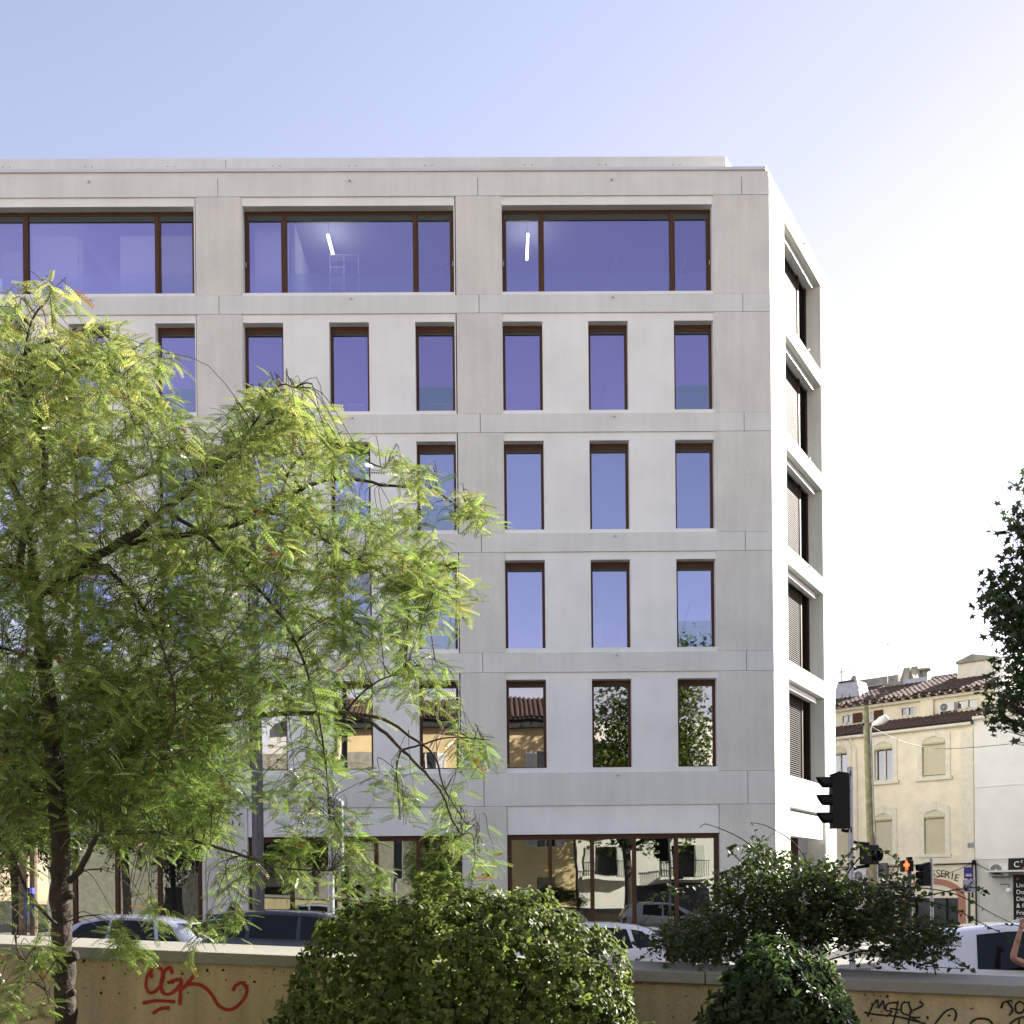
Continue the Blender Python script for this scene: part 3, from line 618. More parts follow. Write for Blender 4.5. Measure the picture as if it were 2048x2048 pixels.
# air conditioners
def aircon(px0, py0, px1, py1, label, grille='ac_grille', w=-.02, body='ac_white', dep=.32):
    k0, z1 = RK(px0, py0, w); k1, z0 = RK(px1, py1, w); z1 = RK((px0 + px1) / 2, py0, w)[1]; z0 = RK((px0 + px1) / 2, py1, w)[1]
    t = thing('air_conditioner', label, 'air conditioner', CR.matrix_basis @ Vector(((k0 + k1) / 2, w, z0)), ROW_RZ, 'outdoor air conditioning units')
    W2, H = (k1 - k0) / 2, z1 - z0
    mb = MB(); mb.box(-W2, W2, -dep, 0, 0, H); build('casing', mb, body, t, bevel=.02)
    r = min(H, W2 * 1.5) * .44; cx = -W2 * .25
    mb = MB(); mb.lathe([(.0, 0), (r, 0), (r, -.015), (r * .96, -.022), (0, -.022)], 20, 'y', (cx, -dep - .002, H / 2)); f = build('fan', mb, grille, t)
    mb = MB()
    for q in (.3, .55, .8):
        pr = [(r * q * math.cos(a), -.03, r * q * math.sin(a)) for a in np.linspace(0, 2 * math.pi, 19)]; mb.tube([(p[0] + cx, p[1] - dep, p[2] + H / 2) for p in pr], .006, 4, False)
    build('guard_ring', mb, 'steel', f)
    mb = MB(); mb.lathe([(.0, -.036), (r * .18, -.034), (r * .18, -.024)], 10, 'y', (cx, -dep, H / 2)); build('hub', mb, body, f)
    mb = MB(); mb.box(-W2 * .8, -W2 * .7, -dep, .01, -.06, -.002); mb.box(W2 * .7, W2 * .8, -dep, .01, -.06, -.002); build('bracket', mb, 'steel', t)
    return t
aircon(1754, 1726, 1778, 1747, 'dark grilled air conditioner right of the wooden utility pole', 'black', body='ac_dark')
aircon(1714, 1738, 1738, 1764, 'cream air conditioner left of the wooden utility pole, below the ledge')
aircon(1983, 1727, 2022, 1752, 'white air conditioner on the white house above the black awning sign')
aircon(1881, 1407, 1914, 1424, 'white air conditioner on the attic storey below the tiled roof', w=AW - .05)

WH = thing('white_house', 'plain white rendered house with black menu board right of the cream house', 'house', (ROW_O.x, ROW_O.y, 0), ROW_RZ)
KW = KE + 4.3; z2 = Zg + .22
mb = MB(); mb.box(KE + .01, KW, .02, .3, ZL + .02, z2 - .05); build('wall', mb, 'white_wall', WH)
mb = MB(); mb.box(KE + .01, KW, .05, .33, 0, ZL + .018); build('ground_floor_wall', mb, 'grey_wall', WH)
mb = MB(); mb.box(KE + .01, KW, -.01, .019, 6.55, 6.60); build('string_course', mb, 'white_wall', WH)
mb = MB(); mb.box(KW - .3, KW, .35, 9, 0, z2); mb.box(KE + .3, KW - .31, 8.7, 9, 0, z2); build('side_wall', mb, 'white_wall', WH)
mb = MB(); mb.tube([(KE + .02, -.12, z2), (KW, -.12, z2)], .09, 10); build('gutter', mb, 'cream_light', WH)
tiles(WH, KE + .02, KW, .26, (-.15, z2 + .10), (5, z2 + 1.5))
ms = RK(2023, 1765)[0]
mb = MB(); mb.box(ms - .9, KW - .2, -.75, .04, 2.72, 2.80); build('awning', mb, 'ac_white', WH)
mb = MB(); mb.box(ms, KW - .2, -.35, .04, 2.81, 3.32); sb = build('shop_sign', mb, 'black', WH)
text('letter', 'C', .36, Matrix.Translation((ms + .22, -.356, 2.93)) @ FACE, 'white_sign', sb)
text('letter', 'c', .22, Matrix.Translation((ms + .52, -.356, 3.12)) @ FACE, 'white_sign', sb)
M['magenta'] = mat('magenta_print', (.35, .02, .12), .5)
mb = MB(); mb.prism([(ms + .55, 2.83), (ms + .75, 3.02), (ms + 1.3, 3.05), (ms + 1.3, 2.83)], -.358, -.351); build('flourish', mb, 'magenta', sb)
mk = RK(2027, 1790)[0]
mb = MB(); mb.box(mk, mk + 1.35, -.02, .04, .25, 2.6); mbd = build('menu_board', mb, 'black', WH)
for i, s in enumerate(('Livraison', 'Domicile', 'Dépôt', '& Pains', 'Fraîche', 'Sucré')): text('lettering', s, .27, Matrix.Translation((mk + .12, -.026, 2.05 - i * .30)) @ FACE, 'white_sign', mbd)
mb = MB(); mb.lathe([(0, -.03), (.06, -.026), (.06, -.021)], 10, 'y', (mk + .18, 0, 2.42)); build('dot', mb, 'magenta', mbd)
gl = RK(2024, 1781)[0]; L1 = thing('wall_lamp', 'white globe lamp on a black bracket beside the menu board', 'lamp', CR.matrix_basis @ Vector((gl, 0, RK(2024, 1781)[1])), ROW_RZ)
mb = MB(); mb.lathe([(.13 * math.sin(a), -.13 * math.cos(a)) for a in np.linspace(0, math.pi, 9)], 12, 'z', (0, -.35, 0)); build('globe', mb, 'white_sign', L1, smooth=True)
mb = MB(); mb.tube([(0, -.35, .13), (0, -.35, .28), (-.35, -.35, .28), (-.35, .04, .28)], .02, 6); build('bracket', mb, 'black', L1)
# cables along the facades
cab = thing('facade_cable', 'dark cables gathered at the joint of the cream and white houses', 'cable', CR.matrix_basis @ Vector((KE, 0, 0)), ROW_RZ)
mb = MB()
mb.tube([(.05, -.06, 3.2), (.08, -.06, 2.6), (.07, -.06, .4)], .03, 6); mb.tube([(-.08, -.05, 3.2), (-.1, -.05, 1.6)], .035, 6)
mb.tube(spline([(-4.5, -.35, 2.25), (-2.5, -.35, 2.3), (-1.0, -.25, 2.75), (0, -.08, 3.2)], 5), .015, 5); mb.tube(spline([(0, -.08, 3.2), (.7, -.4, 2.85), (1.4, -.5, 2.6)], 4), .018, 5)
mb.tube(spline([(-9, -.13, 3.18), (-5, -.13, 3.08), (0, -.10, 3.15)], 5), .022, 5); mb.lathe([(0, -.12), (.09, -.06), (.10, .06), (0, .12)], 8, 'z', (0, -.1, 3.2)); build('cable_bundle', mb, 'black', cab)
sgn = thing('street_number_plate', 'small pale blue plate on the cream wall beside the shop arch', 'sign', CR.matrix_basis @ Vector((RK(1942, 1691)[0], -.02, RK(1942, 1691)[1])), ROW_RZ)
mb = MB(); mb.box(-.14, .14, -.01, .015, -.12, .12); build('plate', mb, 'zinc', sgn)

# unseen tall block, added so that its shadow falls over the near street
TB = thing('added_shade_block', 'unseen tall cream block added to shade the near street', 'building', (ROW_O.x, ROW_O.y, 0), ROW_RZ)
mb = MB(); mb.box(18.5, 50, .25, 12, 0, 21.7); build('wall', mb, 'cream', TB)
mb = MB(); mb.box(18.2, 50.3, -.2, 12.3, 21.702, 22.0); build('roof', mb, 'tile', TB)

# ================================================================== FOREGROUND WALL
M['ochre'] = concrete('ochre_wall_render', (.52, .435, .265), .06, .20, .25, 26)
M['coping'] = concrete('concrete_coping', (.30, .29, .26), .05, .03, .2, 40)
M['red_spray'] = mat('red_spray_paint', (.36, .022, .014), .7, .15, 8)
M['black_spray'] = mat('black_spray_paint', (.008, .008, .009), .7)
M['grime'] = mat('dark_grime', (.05, .04, .025), .95, .3, 20)
WY = 9.0
zt_ = lambda x: 1.462 - .0516 * x
WALL = thing('garden_wall', 'low ochre rendered wall with sloping concrete coping and spray painted tags', 'wall', (0, WY, 0))
def slab(x0, x1, y0, y1, lo, hi, hib=None):
    mb = MB(); hib = hib or hi
    mb.add([(x0, y0, lo(x0)), (x1, y0, lo(x1)), (x1, y1, lo(x1)), (x0, y1, lo(x0)), (x0, y0, hi(x0)), (x1, y0, hi(x1)), (x1, y1, hib(x1)), (x0, y1, hib(x0))], [(0,3,2,1),(4,5,6,7),(0,1,5,4),(1,2,6,5),(2,3,7,6),(3,0,4,7)]); return mb
xs = [-14, -7.2, W(1410, 1950, 8.95).x, 6.4, 14]
build('wall', slab(-14, 14, 0, .30, lambda x: -.02, lambda x: zt_(x) - .098), 'ochre', WALL)
for a, b in zip(xs, xs[1:]):
    o = build('coping', slab(a + .004, b - .004, -.055, .36, lambda x: zt_(x) - .096, zt_, lambda x: zt_(x) + .052), 'coping', WALL, bevel=.008)
def strokes(name, lst, wpx, m, label, off, sc):
    mb = MB()
    for l in lst:
        P = [W(off[0] + x / sc, off[1] + y / sc, WY - .004) for x, y in l]
        P = spline(P, 5) if len(P) > 2 else P
        r = wpx / FPX * WY / 2; P = [Vector((p.x, 0, p.z)) for p in P]
        n0 = len(mb.v); mb.tube(P, [r * (.75 + .25 * random.random()) for _ in P], 10)
        mb.v[n0:] = [(v[0], -.004 + v[1] * .10, v[2]) for v in mb.v[n0:]]
    return build(name, mb, m, WALL, label=label)
strokes('graffiti', [[(1085,1530),(1040,1590),(1030,1670),(1060,1712),(1110,1690),(1150,1620),(1140,1550),(1092,1532),(1066,1560),(1070,1610)],
    [(1215,1580),(1200,1535),(1160,1560),(1135,1640),(1150,1710),(1200,1720),(1258,1672),(1282,1615)], [(1180,1642),(1235,1622),(1282,1615)], [(1276,1640),(1272,1720),(1268,1800)],
    [(1395,1550),(1335,1630),(1276,1690)], [(1276,1690),(1330,1652),(1420,1660),(1490,1720),(1540,1800),(1620,1832),(1700,1780),(1742,1700),(1710,1642),(1662,1662),(1642,1700)],
    [(1005,1785),(1100,1768),(1235,1776)], [(1075,1860),(1130,1825),(1195,1815)]], 8.5, 'red_spray', 'red sprayed tag OGK with a curling tail', (0, 1500), 3.526)
strokes('graffiti', [[(830,1880),(868,1800),(900,1758)],[(900,1758),(906,1822)],[(906,1822),(940,1765)],[(940,1765),(950,1832)],[(1040,1780),(972,1790),(955,1835)],[(958,1838),(1002,1845),(960,1882)],
    [(1045,1770),(1030,1850),(1008,1935)],[(985,1822),(1062,1832)],[(1130,1780),(1075,1788),(1072,1850),(1125,1872)],[(1118,1788),(1140,1840)],[(1140,1840),(1218,1802),(1195,1770)],[(1140,1840),(1128,1880),(1200,1886)],[(1128,1880),(1200,1918)],
    [(805,1850),(900,1866),(1050,1882),(1240,1932)],[(1130,1845),(1118,1935)]], 4.6, 'black_spray', 'black sprayed scrawl with an underline', (1500, 1500), 3.526)
strokes('graffiti', [[(1305,1932),(1370,1852),(1430,1825),(1455,1862),(1442,1912)],[(1550,1932),(1600,1896),(1680,1900),(1712,1935)]], 5.0, 'black_spray', 'two black sprayed hooks', (1500, 1500), 3.526)
strokes('graffiti', [[(1772,1822),(1790,1780),(1850,1768)],[(1815,1775),(1852,1830),(1828,1872)],[(1900,1772),(1872,1800),(1880,1848),(1918,1850),(1940,1800),(1900,1772)],[(1830,1932),(1890,1892),(1960,1880)],[(1900,1890),(1896,1940)]], 5.2, 'black_spray', 'black sprayed letters DO at the right end', (1500, 1500), 3.526)
mb = MB(); rr = random.Random(3)
for _ in range(420):                                              # mould specks under the coping
    x = rr.uniform(-5, 5); z = zt_(x) - .11 - abs(rr.gauss(0, .16)) ; r = rr.uniform(.002, .009) if rr.random() < .9 else .014
    n = 5; mb.add([(x + r * math.cos(a) * rr.uniform(.6, 1.3), -.0035, z + r * math.sin(a) * rr.uniform(.6, 1.5)) for a in np.linspace(0, 2*math.pi, n, endpoint=False)], [tuple(range(n))])
build('mould_specks', mb, 'grime', WALL, kind='stuff')

# ================================================================== CARS
M['blue_paint'] = mat('lavender_blue_car_paint', (.42, .43, .56), .25, coat=1, metal=.3)
M['black_paint'] = mat('black_car_paint', (.008, .009, .014), .15, coat=1)
M['white_paint'] = mat('white_car_paint', (.70, .70, .74), .25, coat=1)
M['brown_paint'] = mat('brown_grey_car_paint', (.16, .12, .10), .3, coat=1)
M['carglass'] = glass('tinted_car_glass', .16, (.8, .85, .9), (.16, .17, .17))
M['carglass_clear'] = glass('car_side_glass', .14, (.8, .85, .9), (.45, .47, .47))
M['lamp_red'] = mat('red_tail_lamp', (.32, .012, .012), .15, coat=1)
M['lamp_clear'] = mat('clear_lamp', (.5, .5, .55), .1, coat=1)
M['seat'] = mat('car_seat_fabric', (.03, .03, .033), .9)
M['rim'] = mat('alloy_rim', (.35, .35, .36), .3, metal=.8)
HATCH = [(0,.40,.56,.58,.58,.5),(.06,.26,.66,.68,.68,.58),(.25,.2,.76,.79,.78,.68),(.7,.2,.86,.89,.84,.74),(1.02,.2,.92,.95,.86,.72),(1.35,.2,.94,1.16,.87,.66),(1.75,.2,.95,1.37,.875,.60),(2.15,.2,.96,1.455,.88,.575),(2.7,.2,.98,1.465,.88,.565),(3.2,.2,1.0,1.42,.87,.555),(3.55,.2,1.02,1.34,.855,.54),(3.72,.2,1.02,1.24,.84,.56),(3.88,.22,.99,1.05,.82,.6),(3.97,.28,.80,.86,.78,.62),(4.0,.42,.6,.63,.70,.58)]
WAGON = [(0,.42,.60,.62,.62,.5),(.08,.28,.74,.76,.74,.62),(.35,.22,.88,.91,.84,.74),(.9,.22,.98,1.01,.9,.78),(1.2,.22,1.02,1.06,.91,.75),(1.55,.22,1.03,1.28,.92,.68),(1.95,.22,1.04,1.50,.92,.64),(2.4,.22,1.05,1.57,.92,.62),(3.1,.22,1.06,1.585,.92,.615),(3.8,.22,1.08,1.56,.915,.61),(4.15,.22,1.09,1.50,.90,.60),(4.35,.24,1.08,1.34,.88,.62),(4.5,.28,1.02,1.08,.86,.66),(4.57,.36,.8,.86,.80,.66),(4.6,.46,.62,.65,.72,.6)]
def car(name, label, loc, rz, paint, P=HATCH, side=((1.30,2.25,1.78,2.28),(2.33,3.16,2.33,3.06),(3.22,3.62,3.14,3.36)), glass_m='carglass', roof_line=True, fin=False, tail='lamp_red', group=None, zoff=0):
    t = thing(name, label, 'car', loc, rz, group); P = np.array(P); L = P[-1, 0]
    X = sorted(set(np.round(np.concatenate([np.linspace(0, L, 46), P[:, 0]]), 4)))
    f = lambda x, c: float(np.interp(x, P[:, 0], P[:, c]))
    def sm(x, c): return (f(x - .07, c) + 2 * f(x, c) + f(x + .07, c)) / 4 if .1 < x < L - .06 else f(x, c)
    zl, bt, rf, hw, rw = [lambda x, c=c: sm(x, c) for c in range(1, 6)]
    mb = MB(); vs = []
    for x in X:
        z0, b, r, h, w = zl(x), bt(x), rf(x), hw(x), rw(x); mid = z0 + (b - z0) * .55
        half = [(h * .82, z0), (h * .97, z0 + .08), (h * 1.0, mid), (h * .985, b - .05), (h * .95, b), ((h * .95 * .35 + w * .65), b + (r - b) * .65), (w + .015, r - .035 * min(1, (r - b) / .2 + .2)), (w - .06, r - .004), (w * .5, r + .018 * min(1, (r - b) / .2 + .3)), (0, r + .024)]
        vs += [(x, y, z) for y, z in half] + [(x, -y, z) for y, z in reversed(half[:-1])]
    n = 19; fs = []
    for i in range(len(X) - 1):
        for k in range(n - 1): fs.append((i*n+k, (i+1)*n+k, (i+1)*n+k+1, i*n+k+1))
        fs.append((i*n+n-1, (i+1)*n+n-1, (i+1)*n, i*n))
    fs += [tuple(range(n)), tuple(reversed(range((len(X)-1)*n, len(X)*n)))]
    mb.add(vs, fs); body = build('body', mb, paint, t, smooth=True)
    def ys(x, z):
        b, r, h, w = bt(x), rf(x), hw(x), rw(x); a = np.interp(z, [b - .05, b, b + (r - b) * .65, r - .035], [h * .985, h * .95, h * .95 * .35 + w * .65, w + .015]); return float(a)
    for sgn in (-1, 1):
        for (b0, b1, t0, t1) in side:
            mb = MB(); nu, nv = 10, 5; vs = []
            for j in range(nv + 1):
                for i in range(nu + 1):
                    q = j / nv; x = (b0 * (1 - q) + t0 * q) + ((b1 * (1 - q) + t1 * q) - (b0 * (1 - q) + t0 * q)) * i / nu
                    z = (bt(x) + .015) * (1 - q) + (rf(x) - .075) * q; vs.append((x, sgn * (ys(x, z) + .004), z))
            fs = [(j*(nu+1)+i, j*(nu+1)+i+1, (j+1)*(nu+1)+i+1, (j+1)*(nu+1)+i) for j in range(nv) for i in range(nu)]
            mb.add(vs, fs); build('side_window', mb, 'carglass_solid', t, smooth=True)
        mb = MB(); x0 = side[0][0]
        mb.lathe([(.0, -.09), (.07, -.08), (.09, 0), (.06, .05), (0, .06)], 10, 'x', (x0 + .12, sgn * (hw(x0) + .10), bt(x0) + .06)); build('wing_mirror', mb, paint, t, smooth=True)
        for wx in (.17 * L + .08, L - .19 * L):
            mb = MB(); mb.lathe([(.22, -.1), (.31, -.1), (.325, -.05), (.325, .05), (.31, .10), (.22, .10)], 24, 'y', (wx, sgn * (hw(wx) - .06), .325)); wh = build('wheel', mb, 'rubber', t, smooth=True)
            mb = MB(); mb.lathe([(0, .07), (.06, .08), (.2, .06), (.225, .095)], 16, 'y', (wx, sgn * (hw(wx) - .06), .325)); build('rim', mb, 'rim', wh)
        xb = L - .30; mb = MB(); vs = []
        for (x, z) in ((L - .26, bt(L - .3) - .02), (L - .10, bt(L - .12) - .02), (L - .055, .72), (L - .15, .70)): vs.append((x, sgn * (hw(x) * .985 + .012), z))
        for (x, z) in ((L - .10, bt(L - .12) - .02), (L - .055, .72)): vs.append((x + .06, sgn * (hw(x) - .22), z))
        mb.add(vs, [(0, 1, 2, 3), (1, 4, 5, 2)]); build('tail_light', mb, tail, t)
        mb = MB(); vs = [(.30, sgn * (hw(.3) + .006), .72), (.10, sgn * (hw(.12) + .01), .64), (.04, sgn * (hw(.1) - .2), .63), (.16, sgn * (hw(.2) - .2), .76)]; mb.add(vs, [(0, 1, 2, 3)]); build('headlight', mb, 'lamp_clear', t)
        mb = MB(); hx = side[0][1] - .12; z = bt(hx) - .10; mb.box(hx - .10, hx + .08, sgn * hw(hx) - .015, sgn * hw(hx) + .03, z - .02, z + .02); build('door_handle', mb, paint, t)
    def screen(x0, x1, nm):
        mb = MB(); nu, nv = 8, 8; vs = []
        for j in range(nv + 1):
            x = x0 + (x1 - x0) * j / nv
            for i in range(nu + 1):
                y = (rw(x) - .05) * (2 * i / nu - 1); vs.append((x, y, rf(x) + .030 - .02 * abs(2 * i / nu - 1)))
        mb.add(vs, [(j*(nu+1)+i, j*(nu+1)+i+1, (j+1)*(nu+1)+i+1, (j+1)*(nu+1)+i) for j in range(nv) for i in range(nu)]); build(nm, mb, 'carglass_solid', t, smooth=True)
    i0 = 1.08 / 4.0 * L; screen(i0, i0 + .62, 'windscreen'); screen(L - .40, L - .15, 'rear_window')
    sp = L - .42; mb = MB(); mb.box(sp - .12, sp + .16, -rw(sp) + .02, rw(sp) - .02, rf(sp) + .005, rf(sp) + .035); build('spoiler', mb, paint, t, bevel=.012)
    if fin: x = L - .75; mb = MB(); mb.prism([(x, rf(x) + .01), (x + .20, rf(x) + .01), (x + .19, rf(x) + .09), (x + .14, rf(x) + .10)], -.02, .02); build('aerial_fin', mb, 'black', t)
    else: x = L - .62; mb = MB(); mb.tube([(x, 0, rf(x) + .02), (x + .20, 0, rf(x) + .22)], .006, 5); build('aerial', mb, 'black', t)
    return t, bt, rf
M['carglass_solid'] = mat('dark_car_glass', (.006, .0065, .008), .04, spec=.35)
cars = 'cars parked along the office building'
p = W(150, 1880, 21.0); bc = car('parked_car', 'lavender blue hatchback parked nearest the trunk of the leafy tree', (W(118, 1850, 21).x - .9, 20.4, 0), 0, 'blue_paint', group=cars)
L_ = W(385, 1830, 21.2).x
kc = car('parked_car', 'black estate car with a shark fin aerial parked behind the red tag', (L_ + 4.7, 21.2, 0), math.pi, 'black_paint', WAGON, ((1.50,2.50,1.98,2.52),(2.58,3.45,2.58,3.42),(3.52,4.18,3.5,3.98)), fin=True, group=cars)
for c_, sl in ((bc[0], .0271), (kc[0], -.0271)):
    c_.rotation_euler[1] = sl; c_.location.z = .006 + .0271 * (1.5 - c_.location.x)
R_ = W(1330, 1850, 21.5).x
car('parked_car', 'white hatchback with a red tail lamp parked between the two bushes', (R_ - 3.95, 20.8, 0), 0, 'white_paint', group=cars)
X0 = W(1738, 1880, 15).x
wc = car('passing_car', 'white car with a person at its side window by the right end of the wall', (X0 + 4.3, 14.4, .0), math.pi, 'white_paint', [(x * 4.3 / 4.0, a, b * 1.03, c * 1.075, d, e) for x, a, b, c, d, e in HATCH], ((1.40,2.45,1.95,2.47),(2.53,3.42,2.53,3.34)))
car('passing_car', 'grey brown car whose roof shows behind the white car at the right edge', (W(1955, 1850, 24).x, 25.0, 0), 0, 'brown_paint', WAGON, ((1.50,2.50,1.98,2.52),(2.58,3.45,2.58,3.42),(3.52,4.18,3.5,3.98)))

# ================================================================== STREET FURNITURE
def place(px, py, Y): return W(px, py, Y)
# near traffic signal, seen from the side
TSX = W(1703, 1800, 20); TS = thing('traffic_light', 'large black traffic signal on a grey post seen from the side, with a small repeater', 'traffic light', (TSX.x, 20, 0))
zt0 = W(1703, 1534, 20).z; pr = 5.4 / 110
mb = MB(); mb.tube([(0, 0, .0), (0, 0, zt0)], pr, 14); build('post', mb, 'galv', TS, smooth=False)
hx0, hx1 = W(1662, 1600, 20).x - TSX.x, W(1696, 1600, 20).x - TSX.x; hz0, hz1 = W(1680, 1657, 20).z, W(1680, 1546, 20).z
mb = MB(); mb.prism([(hx0, hz0 - .0), (hx1 - .02, hz0), (hx1, hz0 + .04), (hx1, hz1 - .06), (hx1 - .06, hz1), (hx1 - .2, hz1 + .02), (hx0, hz1 - .06)], -.13, .13); hd = build('housing', mb, 'black', TS, bevel=.015)
dz = (hz1 - hz0 - .04) / 3
mb = MB()
for i in range(4): z = hz0 + .01 + i * dz; mb.box(hx0 - .004, hx1 + .004, -.135, .135, z - .008, z + .008)
build('joint_ribs', mb, 'black', hd)
for i in range(3):
    zc = hz0 + .02 + dz * (i + .5); mb = MB(); r = .118; n = 16; vs = []; fs = []
    for k in range(n + 1):
        a = -math.pi * .22 + (math.pi * 1.44) * k / n; c, s = math.cos(a), math.sin(a); ln = .10 + .16 * (s * .5 + .5)
        for rr_ in (r, r - .008): vs += [(hx0 + .01, rr_ * c, zc + rr_ * s), (hx0 - ln, rr_ * c, zc + rr_ * s)]
    for k in range(n):
        b = k * 4; fs += [(b, b+1, b+5, b+4), (b+2, b+6, b+7, b+3), (b+1, b+3, b+7, b+5)]
    mb.add(vs, fs); v = build('visor', mb, 'black', hd, smooth=False)
    mb = MB(); mb.lathe([(0, hx0 - .012), (.1, hx0 - .006), (.105, hx0)], 16, 'x', (0, 0, zc)); build('lens', mb, ('lens_green', 'lens_amber', 'lens_red')[i] if False else 'black', hd)
mb = MB()
for z in (hz0 - .03, hz1 - .02): mb.tube([(hx1 - .12, 0, z + (.0 if z < 4 else 0)), (hx1 - .02, 0, z - (.02 if z < hz1 - .1 else -.0)), (0, 0, z)], .03, 8); mb.box(-.02, .0, -.07, .07, z - .05, z + .05)
build('bracket', mb, 'black', TS)
mb = MB(); mb.box(hx1 + .006, hx1 + .012, -.1, .1, hz0, hz1); build('backing_strip', mb, 'whitepaint', TS)
rx0, rx1 = W(1720, 1710, 20).x - TSX.x, W(1757, 1710, 20).x - TSX.x; rz0, rz1 = W(1740, 1729, 20).z, W(1740, 1690, 20).z
TR = Matrix.Translation(((rx0 + rx1) / 2, 0, 0)) @ Matrix.Rotation(R(40), 4, 'Z')
mb = MB(TR); w_ = (rx1 - rx0) * .36; mb.box(-w_, w_, -.13, .13, rz0, rz1); rp = build('repeater_housing', mb, 'black', TS, bevel=.015)
mb = MB(TR); zc = (rz0 + rz1) / 2; mb.lathe([(.0, -.135), (.10, -.14), (.125, -.21), (.118, -.21), (.10, -.15)], 18, 'y', (0, 0, zc)); build('repeater_visor', mb, 'black', rp)
mb = MB(TR); mb.lathe([(.0, -.150), (.06, -.146), (.095, -.138)], 16, 'y', (0, 0, zc)); build('lens', mb, 'carglass_solid', rp)
for z in (rz1 + .04, rz0 - .05):
    mb = MB(); mb.tube([(0, 0, z + (.03 if z > zc else -.05)), (.12, 0, z), ((rx0 + rx1) / 2, 0, z + (-.02 if z > zc else .03))], .028, 8); build('arm', mb, 'black', TS)
# far crossing signal with red figure
PY = 29.0; px = W(1819, 1760, PY); PS = thing('pedestrian_signal', 'small pedestrian crossing signal showing a red standing figure', 'crossing signal', (px.x, PY, 0))
pz1, pz0 = W(1812, 1721, PY).z, W(1812, 1743, PY).z
mb = MB(); mb.tube([(0, 0, 0), (0, 0, W(1812, 1716, PY).z)], .055, 10); build('post', mb, 'dark_post', PS)
x0, x1 = W(1801, 1730, PY).x - px.x, W(1823, 1730, PY).x - px.x
mb = MB(); mb.box(x0, x1, -.16, .05, pz0, pz1); hs = build('housing', mb, 'black', PS, bevel=.01)
mb = MB(); mb.box(-.06, .06, -.07, .07, pz1 + .01, pz1 + .09); build('cap', mb, 'black', PS)
M['red_led'] = mat('lit_red_signal', (1.0, .07, .02), .5, emit=1.6)
cx, cz, h = x0 + .10, (pz0 + pz1) / 2, (pz1 - pz0) * .84
fig = [(-.035,-.5),(-.035,-.05),(-.075,-.05),(-.075,.20),(-.045,.27),(.045,.27),(.075,.20),(.075,-.05),(.035,-.05),(.035,-.5),(.006,-.5),(.006,-.1),(-.006,-.1),(-.006,-.5)]
mb = MB(); mb.prism([(cx + a, cz + b * h) for a, b in fig], -.168, -.161); mb.lathe([(0, -.168), (.035, -.167), (.035, -.161)], 12, 'y', (cx, 0, cz + .40 * h)); build('red_figure', mb, 'red_led', hs)
# far traffic light, side on
FX = W(1863, 1760, 28); FT = thing('traffic_light', 'distant black traffic signal facing left in front of the shop lettering', 'traffic light', (FX.x, 28, 0))
mb = MB(); mb.tube([(0, 0, 0), (0, 0, W(1863, 1717, 28).z)], .045, 10); build('post', mb, 'galv', FT)
a0, a1 = W(1843, 1760, 28).x - FX.x, W(1857, 1760, 28).x - FX.x; b0, b1 = W(1850, 1772, 28).z, W(1850, 1728, 28).z
mb = MB(); mb.prism([(a0, b0), (a1, b0), (a1, b1 + .05), (a0, b1)], -.13, .13); hs = build('housing', mb, 'black', FT, bevel=.01)
for i in range(3):
    zc = b1 - .09 - i * .19; mb = MB(); mb.lathe([(.085, a0 - .12), (.09, a0), (0, a0 - .002)], 12, 'x', (0, 0, zc)); build('visor', mb, 'black', hs)
mb = MB(); mb.tube([(a1, 0, b1 - .1), (0, 0, b1 - .1)], .02, 6); mb.tube([(a1, 0, b0 + .1), (0, 0, b0 + .1)], .02, 6); build('bracket', mb, 'black', FT)
# blue and grey direction sign
SX = W(1938, 1800, 30); SG = thing('direction_sign', 'blue panel above a grey panel with a black arrow on a thin post', 'sign', (SX.x, 30, 0), -.5)
z = [W(1938, q, 30).z for q in (1734, 1757, 1759, 1785)]
mb = MB(); mb.box(-.12, .12, -.03, -.005, z[1], z[0]); b = build('blue_panel', mb, 'blue_sign', SG); mb = MB()
for q in (.38, .28, .22): mb.box(-.08, .08, -.035, -.031, z[1] + (z[0] - z[1]) * q - .008, z[1] + (z[0] - z[1]) * q + .008)
build('white_bars', mb, 'white_sign', b)
mb = MB(); mb.box(-.15, .15, -.03, -.005, z[3], z[2]); g_ = build('grey_panel', mb, 'zinc', SG); mb = MB(); c = (z[2] + z[3]) / 2
for p0, p1 in (((.10, .13), (-.09, -.11)), ((-.10, -.12), (.05, -.12)), ((-.10, -.12), (-.10, .05))): mb.tube([(p0[0], -.032, c + p0[1]), (p1[0], -.032, c + p1[1])], .017, 6)
build('arrow', mb, 'black', g_)
mb = MB(); mb.tube([(0, .02, 0), (0, .02, z[0])], .035, 8); build('post', mb, 'dark_post', SG)
